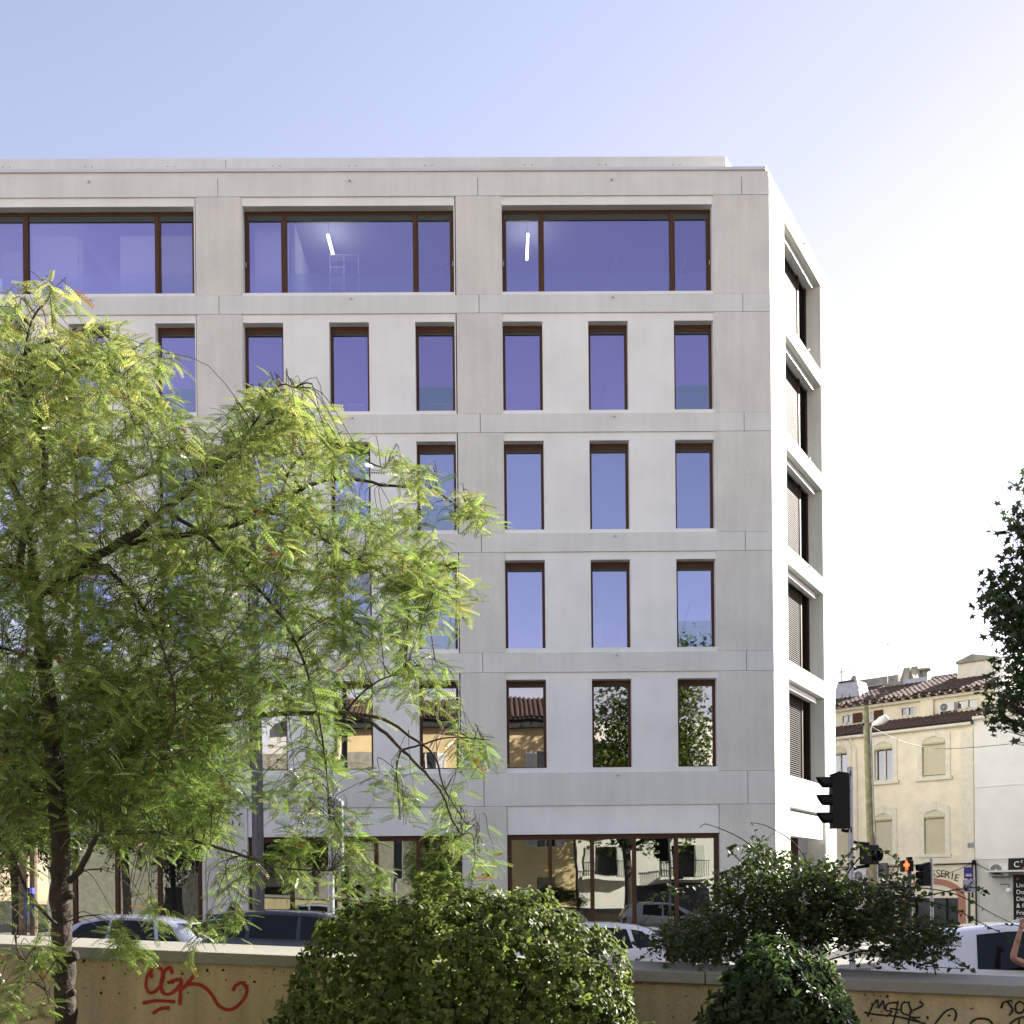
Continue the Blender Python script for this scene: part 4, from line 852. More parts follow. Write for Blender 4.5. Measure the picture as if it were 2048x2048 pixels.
# wooden utility pole with lamp and cables
UX = W(1742, 1790, 40); UP = thing('utility_pole', 'leaning weathered wooden utility pole with a small street lamp', 'pole', (UX.x, 40, 0))
M['pole_wood'] = mat('weathered_pole_wood', (.15, .14, .085), .9, .35, 6, .5, 40)
tp = W(1732, 1411, 40); tx = tp.x - UX.x
mb = MB(); mb.tube([(.15, 0, 0), (tx * .5 + .06, 0, tp.z * .5), (tx, 0, tp.z)], [.165, .145, .12], 12); build('pole', mb, 'pole_wood', UP)
lz = W(1756, 1444, 40); mb = MB(); q = (lz.x - UX.x, -.3, lz.z)
mb.tube([(q[0] - .28, -.2, q[2] - .12), (q[0] - .15, -.3, q[2] - .08), (q[0], -.35, q[2]), (q[0] + .15, -.4, q[2] + .07), (q[0] + .24, -.42, q[2] + .06)], [.05, .10, .15, .14, .05], 10); la = build('lamp_head', mb, 'ac_white', UP, smooth=True)
mb = MB(); mb.tube([(tx + .13, -.05, tp.z - 1.5), (q[0] - .3, -.15, q[2] - .3), (q[0] - .26, -.2, q[2] - .12)], .025, 6); mb.tube([(tx + .16, -.03, tp.z - 1.0), (tx + .24, -.03, tp.z - 4), (.34, -.03, .5)], .03, 6); build('lamp_arm', mb, 'galv', UP)
mb = MB()
for dy in (0, .12): mb.tube(spline([(tx, dy, tp.z - .72), (tx - 1.0, 1.2 + dy, tp.z - 1.1), (tx - 1.75, 2.2, tp.z - 1.9)], 5), .016, 5)
mb.tube(spline([(tx, 0, tp.z - .66), (2.0, 2.5, tp.z - .95), (4.3, 4, tp.z - 1.1), (8.0, 5, tp.z - .75)], 5), .012, 5)
mb.tube([(tx - .16, -.02, tp.z - .7), (tx + .3, -.02, tp.z - .66)], .05, 6); build('cables', mb, 'black', UP, kind='stuff')
# charcoal street lamp in front of the facade
LX = W(517, 1800, 24); LP = thing('street_lamp', 'tall charcoal street lamp post with a cylindrical down light, behind the tree', 'street lamp', (LX.x, 24, 0))
ltz = W(510, 770, 24).z
mb = MB(); mb.tube([(0, 0, 0), (0, 0, 4.5), (-.04, 0, ltz)], [.13, .125, .045], 14); build('post', mb, 'dark_post', LP)
lh = W(528, 912, 24); q = lh.x - LX.x
mb = MB(); mb.lathe([(.0, lh.z + .52), (.09, lh.z + .5), (.13, lh.z + .25), (.135, lh.z - .2), (.12, lh.z - .2)], 18, 'z', (q, 0, 0)); hd = build('lamp_head', mb, 'dark_post', LP, smooth=False)
mb = MB(); mb.lathe([(.0, lh.z - .19), (.12, lh.z - .19)], 18, 'z', (q, 0, 0)); build('lens', mb, 'ac_white', hd)
mb = MB(); mb.tube([(-.02, 0, lh.z + .45), (q, 0, lh.z + .45)], .03, 8); build('arm', mb, 'dark_post', LP)
lz2 = W(500, 1262, 24); mb = MB(); mb.lathe([(0, .3), (.08, .26), (.13, .1), (.13, -.14), (.10, -.18), (0, -.2)], 14, 'z', (lz2.x - LX.x - .1, 0, lz2.z)); build('lower_lamp', mb, 'dark_post', LP)
# pale pole with stacked sign panels
GX = W(662, 1800, 23.5); GP = thing('sign_post', 'pale grey pole with narrow stacked sign panels left of the big bush', 'sign', (GX.x, 23.5, 0))
gz = W(662, 1585, 23.5).z; gm = W(662, 1752, 23.5).z
mb = MB(); mb.tube([(0, 0, gm), (0, 0, gz)], .045, 12); mb.tube([(0, 0, 0), (0, 0, gm)], .075, 14); build('post', mb, 'galv', GP)
for i in range(4): mb = MB(); mb.box(.07 + i * .05, .105 + i * .05, -.10 + .02 * i, .35, W(662, 1742, 23.5).z, W(662, 1592 + 3 * i, 23.5).z); build('sign_panel', mb, 'galv', GP)
for q in (1705, 1732): mb = MB(); z = W(662, q, 23.5).z; mb.tube([(0, 0, z - .02), (0, 0, z + .02)], .055, 12); build('clamp', mb, 'whitepaint', GP)
mb = MB(); mb.box(.06, .10, -.105, .1, gz - .5, gz - .2); build('blue_plate', mb, 'blue_sign', GP)
# stake with ribbon, left edge
KX = W(66, 1850, 16); KP = thing('timber_stake', 'pair of timber tree stakes tied with a blue ribbon, left of the trunk', 'stake', (KX.x, 16, 0))
M['stake_wood'] = mat('stake_wood', (.16, .12, .08), .9, .3, 8, .3, 30); M['ribbon'] = mat('blue_ribbon', (.03, .04, .30), .6)
for dx in (0, -.13):
    mb = MB(); mb.tube([(dx, dx * .5, 0), (dx + .02, dx * .5, W(70, 1690, 16).z)], .055, 10); build('stake', mb, 'stake_wood', KP)
rz_ = W(70, 1785, 16).z; mb = MB(); mb.tube([(-.02, -.07, rz_ + .07), (-.02, -.07, rz_ - .03)], .075, 12)
mb.add([(-.06, -.15, rz_), (.0, -.15, rz_), (-.01, -.16, rz_ - .4), (-.07, -.15, rz_ - .36), (.03, -.15, rz_), (.08, -.15, rz_ - .02), (.09, -.15, rz_ - .36), (.05, -.16, rz_ - .38)], [(0, 1, 2, 3), (4, 5, 6, 7)]); build('ribbon', mb, 'ribbon', KP)

# ================================================================== OPPOSITE SIDE (behind the camera, seen mirrored in the glass)
M['yellow'] = mat('yellow_render', (.62, .50, .27), .9, .08, 1.4, .1, 30)
M['shutter_white'] = mat('white_louvre_shutter', (.72, .73, .74), .6)
OH = thing('mirrored_house', 'yellow rendered house with white louvred shutters and tiled roof opposite the office', 'house', (0, -6, 0), math.pi)
HX0, HX1 = -4.6, 13.0                       # local x is mirrored: world x = -local
ez = 12.7
cols = [-3.4, .2, 3.9, 7.6, 11.2]; rows = [4.9, 8.4]
us = sorted([HX0, HX1] + [c + d for c in cols for d in (0, 1.15)]); zs = [0, 2.9, 4.9, 7.1, 8.4, 10.7, ez]
mb = MB(); mb.grid(us, zs, lambda i, j: not (i % 2 == 1 and j in (2, 4)) and not (j == 0 and i in (1, 5, 7)), 0, .3); build('wall', mb, 'yellow', OH)
mb = MB(); mb.box(HX0, HX1, 3, 3.2, 0, ez); build('dark_interior', mb, 'darkroom', OH)
for c in cols:
    for z0, z1 in ((4.9, 7.1), (8.4, 10.7)):
        mb = MB(); mb.box(c, c + .07, .05, .12, z0, z1); mb.box(c + 1.08, c + 1.15, .05, .12, z0, z1); mb.box(c + .54, c + .61, .05, .12, z0, z1); mb.box(c - .1, c + 1.25, -.06, .0, z0 - .12, z0 - .002)
        f = build('window', mb, 'cream_light', OH); mb = MB(); mb.box(c + .07, c + 1.08, .13, .14, z0, z1); build('pane', mb, 'glassdark', f)
        for s in (-1, 1):
            x = c - .62 if s < 0 else c + 1.19; mb = MB(); mb.box(x, x + .06, -.06, -.01, z0, z1); mb.box(x + .52, x + .58, -.06, -.01, z0, z1)
            for q in (0, .48, .94): mb.box(x + .06, x + .52, -.06, -.01, z0 + (z1 - z0 - .1) * q, z0 + (z1 - z0 - .1) * q + .08)
            for q in np.arange(z0 + .12, z1 - .1, .075): mb.add([(x + .06, -.055, q), (x + .52, -.055, q), (x + .52, -.02, q + .06), (x + .06, -.02, q + .06)], [(0, 1, 2, 3)])
            build('shutter', mb, 'shutter_white', f)
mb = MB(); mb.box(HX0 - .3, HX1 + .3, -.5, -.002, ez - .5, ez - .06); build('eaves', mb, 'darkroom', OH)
mb = MB(); mb.tube([(HX0, -.6, ez - .02), (HX1, -.6, ez - .02)], .09, 8); build('gutter', mb, 'dark_post', OH)
tiles(OH, HX0 - .2, HX1 + .2, .29, (-.7, ez), (4.2, ez + 2.0), r=.11)
for x in (.4, 4.0): 
    mb = MB(); mb.tube([(x, -.7, 3.2), (x + 2.4, -.7, 3.2)], .03, 6); mb.tube([(x, -.7, 4.2), (x + 2.4, -.7, 4.2)], .03, 6)
    for q in np.arange(x, x + 2.4, .13): mb.tube([(q, -.7, 3.2), (q, -.7, 4.2)], .012, 4)
    rl = build('railing', mb, 'whitepaint', OH, kind='stuff'); mb = MB(); mb.box(x - .1, x + 2.5, -.85, -.002, 3.0, 3.16); build('balcony', mb, 'white_wall', OH)
OH2 = thing('mirrored_block', 'plain white block behind the opposite tree', 'building', (9.5, -9, 0), math.pi)
mb = MB(); mb.grid([-12, -8, -6.6, -3, -1.6, 2, 3.4, 4.5], [0, 3, 5, 6.4, 8.4, 9.8, 11.8, 13.0], lambda i, j: not (i % 2 and j in (1, 3, 5)), 0, .4); build('wall', mb, 'white_wall', OH2)
mb = MB(); mb.box(-12, 4.5, .6, 10, 0, 12.9); build('dark_interior', mb, 'darkroom', OH2)
for x in (-8, -3, 2):
    for z in (3, 6.4, 9.8):
        for d in (-.72, 1.44):
            mb = MB(); mb.box(x + d, x + d + .68, -.07, -.01, z, z + 2); build('shutter', mb, 'grey_wall', OH2)
        mb = MB(); mb.box(x - .9, x + 2.3, -.85, -.002, z - .25, z - .08); b_ = build('balcony', mb, 'white_wall', OH2)
        mb = MB()
        for q in np.arange(x - .85, x + 2.3, .14): mb.tube([(q, -.8, z - .08), (q, -.8, z + .9)], .018, 4)
        mb.box(x - .9, x + 2.3, -.83, -.77, z + .9, z + .95); build('railing', mb, 'black', b_, kind='stuff')
mb = MB(); mb.box(-12, 4.5, -.02, .0, 0, .9); mb.box(-11, -6, -.05, .0, .9, 2.5); mb.box(-4, 1.5, -.05, .0, .9, 2.5); build('shop_front', mb, 'black_paint', OH2)
mb = MB(); mb.prism([(-1.4, 2.55), (-.06, 2.9), (-.06, 2.7), (-1.4, 2.3)], -11, -5.8, 'x'); build('awning', mb, 'partition', OH2)
OH3 = thing('mirrored_annex', 'grey terrace house with a roof turret left of the opposite yellow house', 'house', (-13.1, -5, 0), math.pi)
mb = MB(); mb.grid([-8, -5, -3.8, -.0, 1.2, 6, 7.2, 14], [0, 2.6, 5.5, 7.4, 9, 10.6], lambda i, j: not (i % 2 and j in (0, 2)), 0, .4); build('wall', mb, 'cement', OH3)
mb = MB(); mb.box(-8, 14, .6, 9, 0, 10.5); build('dark_interior', mb, 'darkroom', OH3)
mb = MB(); mb.box(-2, 1.0, 1, 4, 10.6, 12.6); build('turret', mb, 'grey_wall', OH3)

# ================================================================== FOLIAGE
def join_leaves(name, tv, tf, A, P, tint, m, parent, kind='stuff', attr=True):
    """N copies of a small leaf template (tv, tf) under matrices A (N,3,3) and positions P (N,3), one mesh"""
    N = len(P); k = len(tv); tv = np.asarray(tv, float)
    V = (np.einsum('nij,kj->nki', A, tv) + P[:, None, :]).reshape(-1, 3)
    tf = np.asarray(tf); F = (tf[None] + (np.arange(N) * k)[:, None, None]).reshape(-1)
    me = bpy.data.meshes.new(name); q = tf.shape[1]; nf = N * len(tf)
    me.vertices.add(len(V)); me.vertices.foreach_set('co', V.astype(np.float32).ravel())
    me.loops.add(nf * q); me.loops.foreach_set('vertex_index', F.astype(np.int32))
    me.polygons.add(nf); me.polygons.foreach_set('loop_start', (np.arange(nf) * q).astype(np.int32)); me.polygons.foreach_set('loop_total', np.full(nf, q, np.int32))
    me.update()
    if attr:
        a = me.color_attributes.new('tint', 'FLOAT_COLOR', 'POINT'); C = np.concatenate([np.repeat(tint, k, 0), np.ones((N * k, 1))], 1); a.data.foreach_set('color', C.astype(np.float32).ravel())
    me.materials.append(m); o = bpy.data.objects.new(name, me); COL.objects.link(o); o.parent = parent
    return tag(o, kind=kind)
def frames(D, up=None, roll=None):
    """(N,3,3) matrices whose y axis is D and whose z axis is near up"""
    D = D / np.linalg.norm(D, axis=1, keepdims=True); N = len(D)
    up = np.tile([0, 0, 1.0], (N, 1)) if up is None else up
    X = np.cross(D, up); X /= np.linalg.norm(X, axis=1, keepdims=True) + 1e-9; Z = np.cross(X, D)
    if roll is not None:
        c, s = np.cos(roll)[:, None], np.sin(roll)[:, None]; X, Z = X * c + Z * s, Z * c - X * s
    return np.stack([X, D, Z], axis=2)
def frond_template(n=9, L=.142, lw=.0118, ll=.0285, droop=.25, fold=.35):
    V = []; F = []
    for i in range(n):
        t = .14 + .86 * i / (n - 1); y = L * t; z = -droop * L * t * t; sc = 1 - .35 * abs(t - .45)
        for s in (-1, 1):
            a = R(66 - 18 * t); dx, dy = math.sin(a) * ll * sc * s, math.cos(a) * ll * sc; b = len(V)
            px, py = -dy / ll * lw * .5 * s, dx / ll * lw * .5 * s
            V += [(0, y, z), (dx * .5 + px, y + dy * .5 + py, z - fold * ll * .22), (dx, y + dy, z - fold * ll * .8), (dx * .5 - px, y + dy * .5 - py, z - fold * ll * .22)]; F.append((b, b+1, b+2, b+3))
    b = len(V); r = .0012
    V += [(-r, 0, 0), (r, 0, 0), (r, L, -droop * L), (-r, L, -droop * L)]; F.append((b, b+1, b+2, b+3))
    return np.array(V), np.array(F)
def in_poly(x, y, poly):
    c = False; n = len(poly); j = n - 1
    for i in range(n):
        if (poly[i][1] > y) != (poly[j][1] > y) and x < (poly[j][0] - poly[i][0]) * (y - poly[i][1]) / (poly[j][1] - poly[i][1]) + poly[i][0]: c = not c
        j = i
    return c
M['locust_leaf'] = leaf_mat('locust_leaf', .40, .36, .5)
M['locust_leaf_single'] = leaf_mat('locust_leaf_single', .40, .36, .5, rand=((.17, .23, .062), (.42, .40, .14)))
TY = 8.5
LT = thing('locust_tree', 'leafy green and yellow feathery tree with a dark ridged trunk standing by the wall', 'tree', (W(132, 2048, TY).x, TY, 0))
base = LT.location.copy()
def lp(px, py, dy=0.0): return W(px, py, TY + dy) - base
LIMBS = [  # (points px,py,depth offset) , radius start,end (px at 8.5 m)
    ([(133,2120,0),(131,2000,0),(125,1880,0),(120,1780,0),(121,1680,0),(112,1590,.02),(104,1480,.02),(98,1400,.02),(88,1330,0)], 21, 14.5),
    ([(88,1330,0),(78,1260,0),(70,1180,.05),(62,1090,.1),(30,980,.15),(-10,900,.2),(-60,800,.2)], 14, 4),
    ([(70,1190,.05),(120,1170,-.1),(180,1120,-.25),(240,1088,-.4),(330,1020,-.5),(400,960,-.6),(470,905,-.6),(560,830,-.5)], 11, 3),
    ([(75,1240,0),(40,1120,-.2),(80,1000,-.3),(90,900,-.3),(60,820,-.3),(35,745,-.3),(60,700,-.3),(110,680,-.3)], 8, 2.4),
    ([(90,900,-.3),(75,800,-.3),(50,720,-.3),(65,640,-.3),(95,600,-.3),(105,575,-.3)], 4, 1.2),
    ([(112,1560,0),(170,1540,.15),(245,1510,.25),(350,1465,.3),(470,1437,.1),(600,1427,-.3),(690,1425,-.7)], 6.5, 4),
    ([(690,1425,-.7),(750,1450,-.75),(800,1495,-.8),(830,1525,-.8),(880,1580,-.8),(905,1640,-.8),(925,1670,-.8)], 4, 1.6),
    ([(690,1425,-.7),(770,1440,-.7),(830,1480,-.7),(870,1513,-.7),(890,1580,-.7),(935,1650,-.7)], 3.4, 1.2),
    ([(800,1500,-.8),(840,1490,-.8),(900,1475,-.8),(980,1480,-.8)], 2.2, .9),
    ([(690,1425,-.7),(720,1390,-.7),(760,1360,-.7),(810,1345,-.6)], 2.6, 1),
    ([(800,1500,-.8),(793,1540,-.8),(796,1580,-.8),(800,1640,-.8)], 1.6, .8),
    ([(240,1088,-.4),(330,1075,-.3),(430,1060,-.2),(520,1030,-.1),(590,985,0),(650,960,0),(720,960,.05),(780,972,.1),(850,975,.1),(905,1005,.1),(935,1040,.1)], 6, 1.4),
    ([(560,1000,0),(580,940,0),(625,895,0),(680,888,0),(740,925,0),(770,937,0)], 3, 1.2),
    ([(430,1010,0),(490,1020,0),(560,1030,0),(640,1075,0),(720,1120,.1),(780,1160,.1),(850,1230,.1),(870,1320,.1)], 4, 1.2),
    ([(330,1020,-.5),(420,1080,-.5),(500,1160,-.5),(560,1230,-.5),(610,1330,-.5),(640,1450,-.5),(655,1560,-.5),(660,1640,-.5)], 4, 1.3),
    ([(470,905,-.6),(500,860,-.6),(540,800,-.6),(560,770,-.6),(590,775,-.6)], 3, 1),
    ([(35,745,-.3),(110,720,-.3),(160,705,-.3),(220,730,-.3),(240,770,-.3),(265,830,-.3)], 3.4, 1.2),
    ([(110,760,-.2),(140,735,-.2),(190,732,-.2),(230,760,-.2),(270,850,-.2)], 2.6, 1),
    ([(-30,880,.1),(30,790,.1),(50,790,.1),(70,880,.1),(80,960,.1),(100,1080,.1),(120,1180,.1)], 3.4, 2),
    ([(140,1760,-.1),(160,1740,-.2),(180,1700,-.3),(200,1668,-.4),(260,1665,-.5),(340,1668,-.6),(420,1690,-.6),(500,1715,-.6),(560,1735,-.6),(660,1742,-.6)], 7, 1.2),
    ([(112,1610,0),(60,1570,-.3),(20,1540,-.5),(10,1510,-.6)], 4, 1.6),
    ([(125,1860,0),(60,1790,-.4),(20,1700,-.5),(-30,1650,-.6)], 3.5, 1.5),
    ([(30,1850,-.5),(35,1900,-.5),(55,1925,-.5),(85,1960,-.5),(100,2010,-.5)], 2, .8),
    ([(180,1120,-.25),(260,1180,-.5),(320,1280,-.7),(350,1400,-.8),(330,1520,-.8)], 4, 1.4),
    ([(62,1090,.1),(150,1010,.4),(260,960,.6),(380,930,.7),(480,960,.7)], 6, 2),
    ([(70,1180,.05),(150,1200,.5),(260,1240,.8),(380,1300,.9),(460,1380,.9)], 6, 2),
    ([(88,1330,0),(20,1300,-.4),(-60,1290,-.6)], 5, 2)]
px_m = TY / FPX
nodes = []
for i, (pts, r0, r1) in enumerate(LIMBS):
    P = spline([lp(*p) for p in pts], 5); n = len(P)
    rad = [px_m * (r0 + (r1 - r0) * (k / (n - 1))) * (1 + .06 * math.sin(k * 1.9 + i) * (i == 0)) for k in range(n)]
    P = [p + Vector((random.uniform(-1, 1), random.uniform(-1, 1), random.uniform(-1, 1))) * rad[k] * (.12 if i == 0 else .35) for k, p in enumerate(P)]
    mb = MB(); mb.tube(P, rad, 12 if i == 0 else 7)
    build('trunk' if i == 0 else 'branch', mb, 'bark', LT, smooth=True)
    if i: nodes += [(p, rad[k]) for k, p in enumerate(P)][1:]
NP = np.array([list(p) for p, _ in nodes])
mb = MB()                                                        # burls on the trunk
for (px_, py_, r) in ((148, 1912, 12), (146, 1985, 8), (140, 1790, 10), (108, 1950, 7)):
    c = lp(px_, py_, -.02); r *= px_m; mb.lathe([(.01 * r, -r), (r * .8, -r * .6), (r, 0), (r * .7, r * .7), (.01 * r, r)], 8, 'z', tuple(c))
build('burl', mb, 'bark', LT, smooth=True, kind='stuff')
DENSE = [(-150,640),(20,640),(80,690),(160,690),(280,720),(320,800),(400,880),(470,880),(520,850),(600,850),(640,890),(640,980),(760,1040),(830,1040),(880,1110),(900,1190),(850,1300),(780,1290),(700,1330),(640,1460),(560,1440),(500,1500),(470,1600),(400,1670),(330,1690),(200,1680),(60,1660),(-150,1640)]
SPOTS = [  # sparse sprays outside the dense crown: x, y, radius, twigs
    (100,600,45,7),(40,650,50,8),(230,690,60,10),(300,740,35,6),(560,800,55,16),(520,850,60,18),(620,850,45,10),(650,900,40,6),(700,930,45,6),(800,945,25,5),(855,955,20,4),(940,1030,32,8),(970,1050,15,3),(830,1000,25,4),(880,1110,25,4),
    (840,1180,60,16),(905,1215,30,7),(790,1260,50,8),(870,1340,25,3),(810,1370,55,9),(745,1380,40,6),(640,1490,60,12),(585,1590,60,12),(640,1540,40,7),(620,1660,45,8),(570,1720,35,6),(590,1755,30,5),(700,1700,40,8),(730,1760,50,9),(690,1780,40,6),
    (795,1560,35,6),(800,1610,25,4),(930,1490,38,9),(960,1510,25,5),(905,1610,28,5),(935,1690,40,9),(955,1735,25,5),(890,1640,25,4),(870,1400,20,3),(460,1760,40,8),(420,1640,50,8),(470,1830,25,5),(240,1880,30,7),(255,1905,25,5),(40,1990,70,12),(80,1930,35,5),(90,1900,20,3),
    (300,1830,35,6),(420,1860,30,4),(20,1800,40,6),(680,1640,35,4),(15,1700,50,9),(-20,1760,50,6),(50,1640,40,6)]
tw = []
n = 0
while n < 2200:
    x, y = random.uniform(-150, 900), random.uniform(640, 1770)
    if in_poly(x, y, DENSE):
        if x > 520 and random.random() < .30: continue
        if abs(x - 105 - (y - 1500) * .07) < 34 and y > 1330 and random.random() < .8: continue
        tw.append((x, y - 25, random.gauss(-.1, .55), 1)); n += 1
for _ in range(560): tw.append((random.uniform(-60, 440), random.uniform(1330, 1690) - 20, random.uniform(.15, 1.0), 1))
for x, y, r, k in SPOTS:
    for _ in range(k): tw.append((x + random.gauss(0, r * .5), y - 20 + random.gauss(0, r * .45), random.uniform(-.9, .1), 0))
twm = MB(); FD = []; FP = []; FT = []; FS = []; FO = []
for (x, y, dy, dense) in tw:
    s = np.array(lp(x, y, dy)); d2 = ((NP - s) ** 2).sum(1); j = int(d2.argmin()); b = NP[j]; dist = math.sqrt(d2[j])
    out = s - b; out[2] *= .3; o = np.linalg.norm(out); out = out / o if o > .01 else np.array([1.0, 0, 0])
    L = random.uniform(.14, .34) * (1 if dense else .8); e = s + out * L * .45 + np.array([random.gauss(0, .06), random.gauss(0, .06), -L * random.uniform(.55, 1.0)])
    if dist < (.45 if dense else .9):
        mid = (b + s) / 2 + np.array([random.gauss(0, .04), random.gauss(0, .04), .07 + dist * .12]); path = spline([b, mid, s, (s + e) / 2 + np.array([0, 0, .03]), e], 3)
    else: path = spline([s - out * .08, s, (s + e) / 2 + np.array([0, 0, .02]), e], 3)
    twm.tube(path, list(np.linspace(.0034, .0008, len(path))), 4, False)
    # foliage colour by height: yellower and paler towards the top of the crown
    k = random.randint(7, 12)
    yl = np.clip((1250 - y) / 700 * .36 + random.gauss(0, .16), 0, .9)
    seg = [s * (1 - t) + e * t for t in np.linspace(-.2, 1, k)]
    for q, p in enumerate(seg):
        a = random.uniform(0, 2 * math.pi); d = np.array([math.cos(a), math.sin(a), random.uniform(-.75, .5)]) + out * .3
        FD.append(d); FP.append(p); FS.append(random.uniform(.75, 1.15)); FO.append(not dense)
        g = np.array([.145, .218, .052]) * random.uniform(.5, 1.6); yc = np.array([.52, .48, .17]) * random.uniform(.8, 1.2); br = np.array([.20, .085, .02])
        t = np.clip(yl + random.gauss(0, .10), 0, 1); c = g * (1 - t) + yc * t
        if random.random() < .008: c = br
        FT.append(c)
build('twigs', twm, 'bark', LT, kind='stuff')
FD, FP, FT, FS, FO = np.array(FD), np.array(FP), np.array(FT), np.array(FS), np.array(FO)
A = frames(FD, roll=rng.normal(0, .5, len(FD))) * FS[:, None, None]
tv, tf = frond_template()
pick = np.zeros(len(FD), bool); idx = np.where(FO)[0]; pick[rng.permutation(idx)[:260]] = True
join_leaves('foliage', tv, tf, A[~pick], FP[~pick], FT[~pick], M['locust_leaf'], LT)
me = bpy.data.meshes.new('leaf'); me.from_pydata(tv.tolist(), [], tf.tolist()); me.materials.append(M['locust_leaf_single'])
for i in np.where(pick)[0]:
    o = bpy.data.objects.new('leaf', me); COL.objects.link(o); o.parent = LT
    m4 = np.eye(4); m4[:3, :3] = A[i]; m4[:3, 3] = FP[i]; o.matrix_local = Matrix(m4.tolist())

# ---- clipped bushes
LEAF = np.array([(0, 0, 0), (.26, .30, .05), (.24, .68, .04), (0, 1, -.06), (-.24, .68, .04), (-.26, .30, .05), (0, .5, -.03)]); LEAFF = np.array([(0, 1, 6), (1, 2, 6), (2, 3, 6), (3, 4, 6), (4, 5, 6), (5, 0, 6)])
M['bush_leaf'] = leaf_mat('glossy_bush_leaf', .42, .50, .35)
M['bush_leaf_single'] = leaf_mat('glossy_bush_leaf_single', .42, .50, .35, rand=((.04, .072, .014), (.10, .145, .025)))
def leafy(parent, C, N, nrm, size, per, greens, spread, droop, m, single, nsingle, seed, wid=1.0, name='foliage', yellow=.0):
    """rosettes of 'per' leaves at C facing nrm"""
    g = np.random.default_rng(seed); n = len(C)
    D = np.repeat(nrm, per, 0); P = np.repeat(C, per, 0); az = g.uniform(0, 2 * math.pi, n * per)
    F = frames(D + 1e-3); rad = F[:, :, 0] * np.cos(az)[:, None] + F[:, :, 2] * np.sin(az)[:, None]
    dirs = D * g.uniform(.2, .9, (n * per, 1)) + rad * spread + np.array([0, 0, -1.0]) * droop * g.uniform(.4, 1.4, (n * per, 1))
    sz = size * g.uniform(.65, 1.2, n * per); Am = frames(dirs, up=D + np.array([0, 0, .4]), roll=g.normal(0, .35, n * per)); Am = Am * sz[:, None, None]; Am[:, :, 0] *= wid
    P = P + dirs / np.linalg.norm(dirs, axis=1, keepdims=True) * size * .15
    t = g.beta(1.3, 2.2, n)[:, None]; tint = np.array(greens[0]) * (1 - t) + np.array(greens[1]) * t; tint = np.repeat(tint, per, 0) * g.uniform(.75, 1.25, (n * per, 1))
    if yellow: k = g.random(n * per) < yellow; tint[k] = np.array([.16, .10, .03]) * g.uniform(.6, 1.2, (k.sum(), 1))
    pick = np.zeros(n * per, bool)
    if nsingle:
        wp = np.array(parent.location); front = (P[:, 1] + wp[1]) ; vis = np.where(front < np.quantile(front, .5))[0]; pick[g.permutation(vis)[:nsingle]] = True
        me = bpy.data.meshes.new('leaf'); me.from_pydata(LEAF.tolist(), [], LEAFF.tolist()); me.materials.append(single)
        for i in np.where(pick)[0]:
            o = bpy.data.objects.new('leaf', me); COL.objects.link(o); o.parent = parent
            m4 = np.eye(4); m4[:3, :3] = Am[i]; m4[:3, 3] = P[i]; o.matrix_local = Matrix(m4.tolist())
    return join_leaves(name, LEAF, LEAFF, Am[~pick], P[~pick], tint[~pick], m, parent)
def shell(lobes, n, seed, thick=.22, zmin=.02):
    """points and outward normals on the outside of a union of ellipsoids, with bumpy depth"""
    g = np.random.default_rng(seed); C = []; N = []
    area = np.array([(l[3] * l[4] + l[3] * l[5] + l[4] * l[5]) for l in lobes]); pr = area / area.sum()
    while len(C) < n:
        l = lobes[g.choice(len(lobes), p=pr)]; d = g.normal(size=3); d /= np.linalg.norm(d); s = 1 - thick * g.beta(1, 2.4) + .042 * math.sin(9 * d[0] + 3 + l[0] * 5) + .042 * math.sin(8 * d[2] + 5 * d[1] + l[0] * 3) + .045 * math.sin(17 * d[0] + 13 * d[2]) + (g.uniform(.03, .14) if g.random() < .03 else 0)
        p = np.array([l[0] + l[3] * d[0] * s, l[1] + l[4] * d[1] * s, l[2] + l[5] * d[2] * s])
        if p[2] < zmin: continue
        if any(sum(((p[i] - k[i]) / (k[i + 3] * (1 - thick * .9))) ** 2 for i in range(3)) < 1 for k in lobes if k is not l): continue
        nn = np.array([d[0] / l[3], d[1] / l[4], d[2] / l[5]]); C.append(p); N.append(nn / np.linalg.norm(nn))
    return np.array(C), np.array(N)
def stems(parent, lobes, n, m='bark', seed=1):
    g = random.Random(seed); mb = MB()
    for _ in range(n):
        l = g.choice(lobes); a, b = g.uniform(0, 6.28), g.uniform(-.2, 1.2); e = (l[0] + l[3] * .85 * math.cos(a) * math.cos(b), l[1] + l[4] * .85 * math.sin(a) * math.cos(b), max(.1, l[2] + l[5] * .85 * math.sin(b)))
        mb.tube(spline([(g.gauss(0, .12), g.gauss(0, .12), 0), (e[0] * .35, e[1] * .35, e[2] * .5), e], 3), [.022 * (1 - .09 * k) for k in range(7)], 5)
    return build('stems', mb, m, parent, kind='stuff')
def bush(name, label, px, py, Y, lobes, n, size, per, greens, spread, droop, nsingle, seed, wid=1.0, yellow=.01, m='bush_leaf'):
    o_ = W(px, py, Y); t = thing(name, label, 'bush', (o_.x, Y, 0)); C, N = shell(lobes, n, seed)
    leafy(t, C, N, N, size, per, greens, spread, droop, M[m], M['bush_leaf_single'], nsingle, seed, wid, yellow=yellow)
    # leaves and twigs inside, sparser, so that light falls off into the bush
    Ci, Ni = shell([(l[0], l[1], l[2], l[3] * .78, l[4] * .78, l[5] * .78) for l in lobes], n // 3, seed + 1, .5)
    leafy(t, Ci, Ni, Ni, size * 1.3, 5, greens, 1.2, .2, M[m], None, 0, seed + 2, 1.3, name='inner_foliage'); stems(t, lobes, 26, seed=seed)
    return t
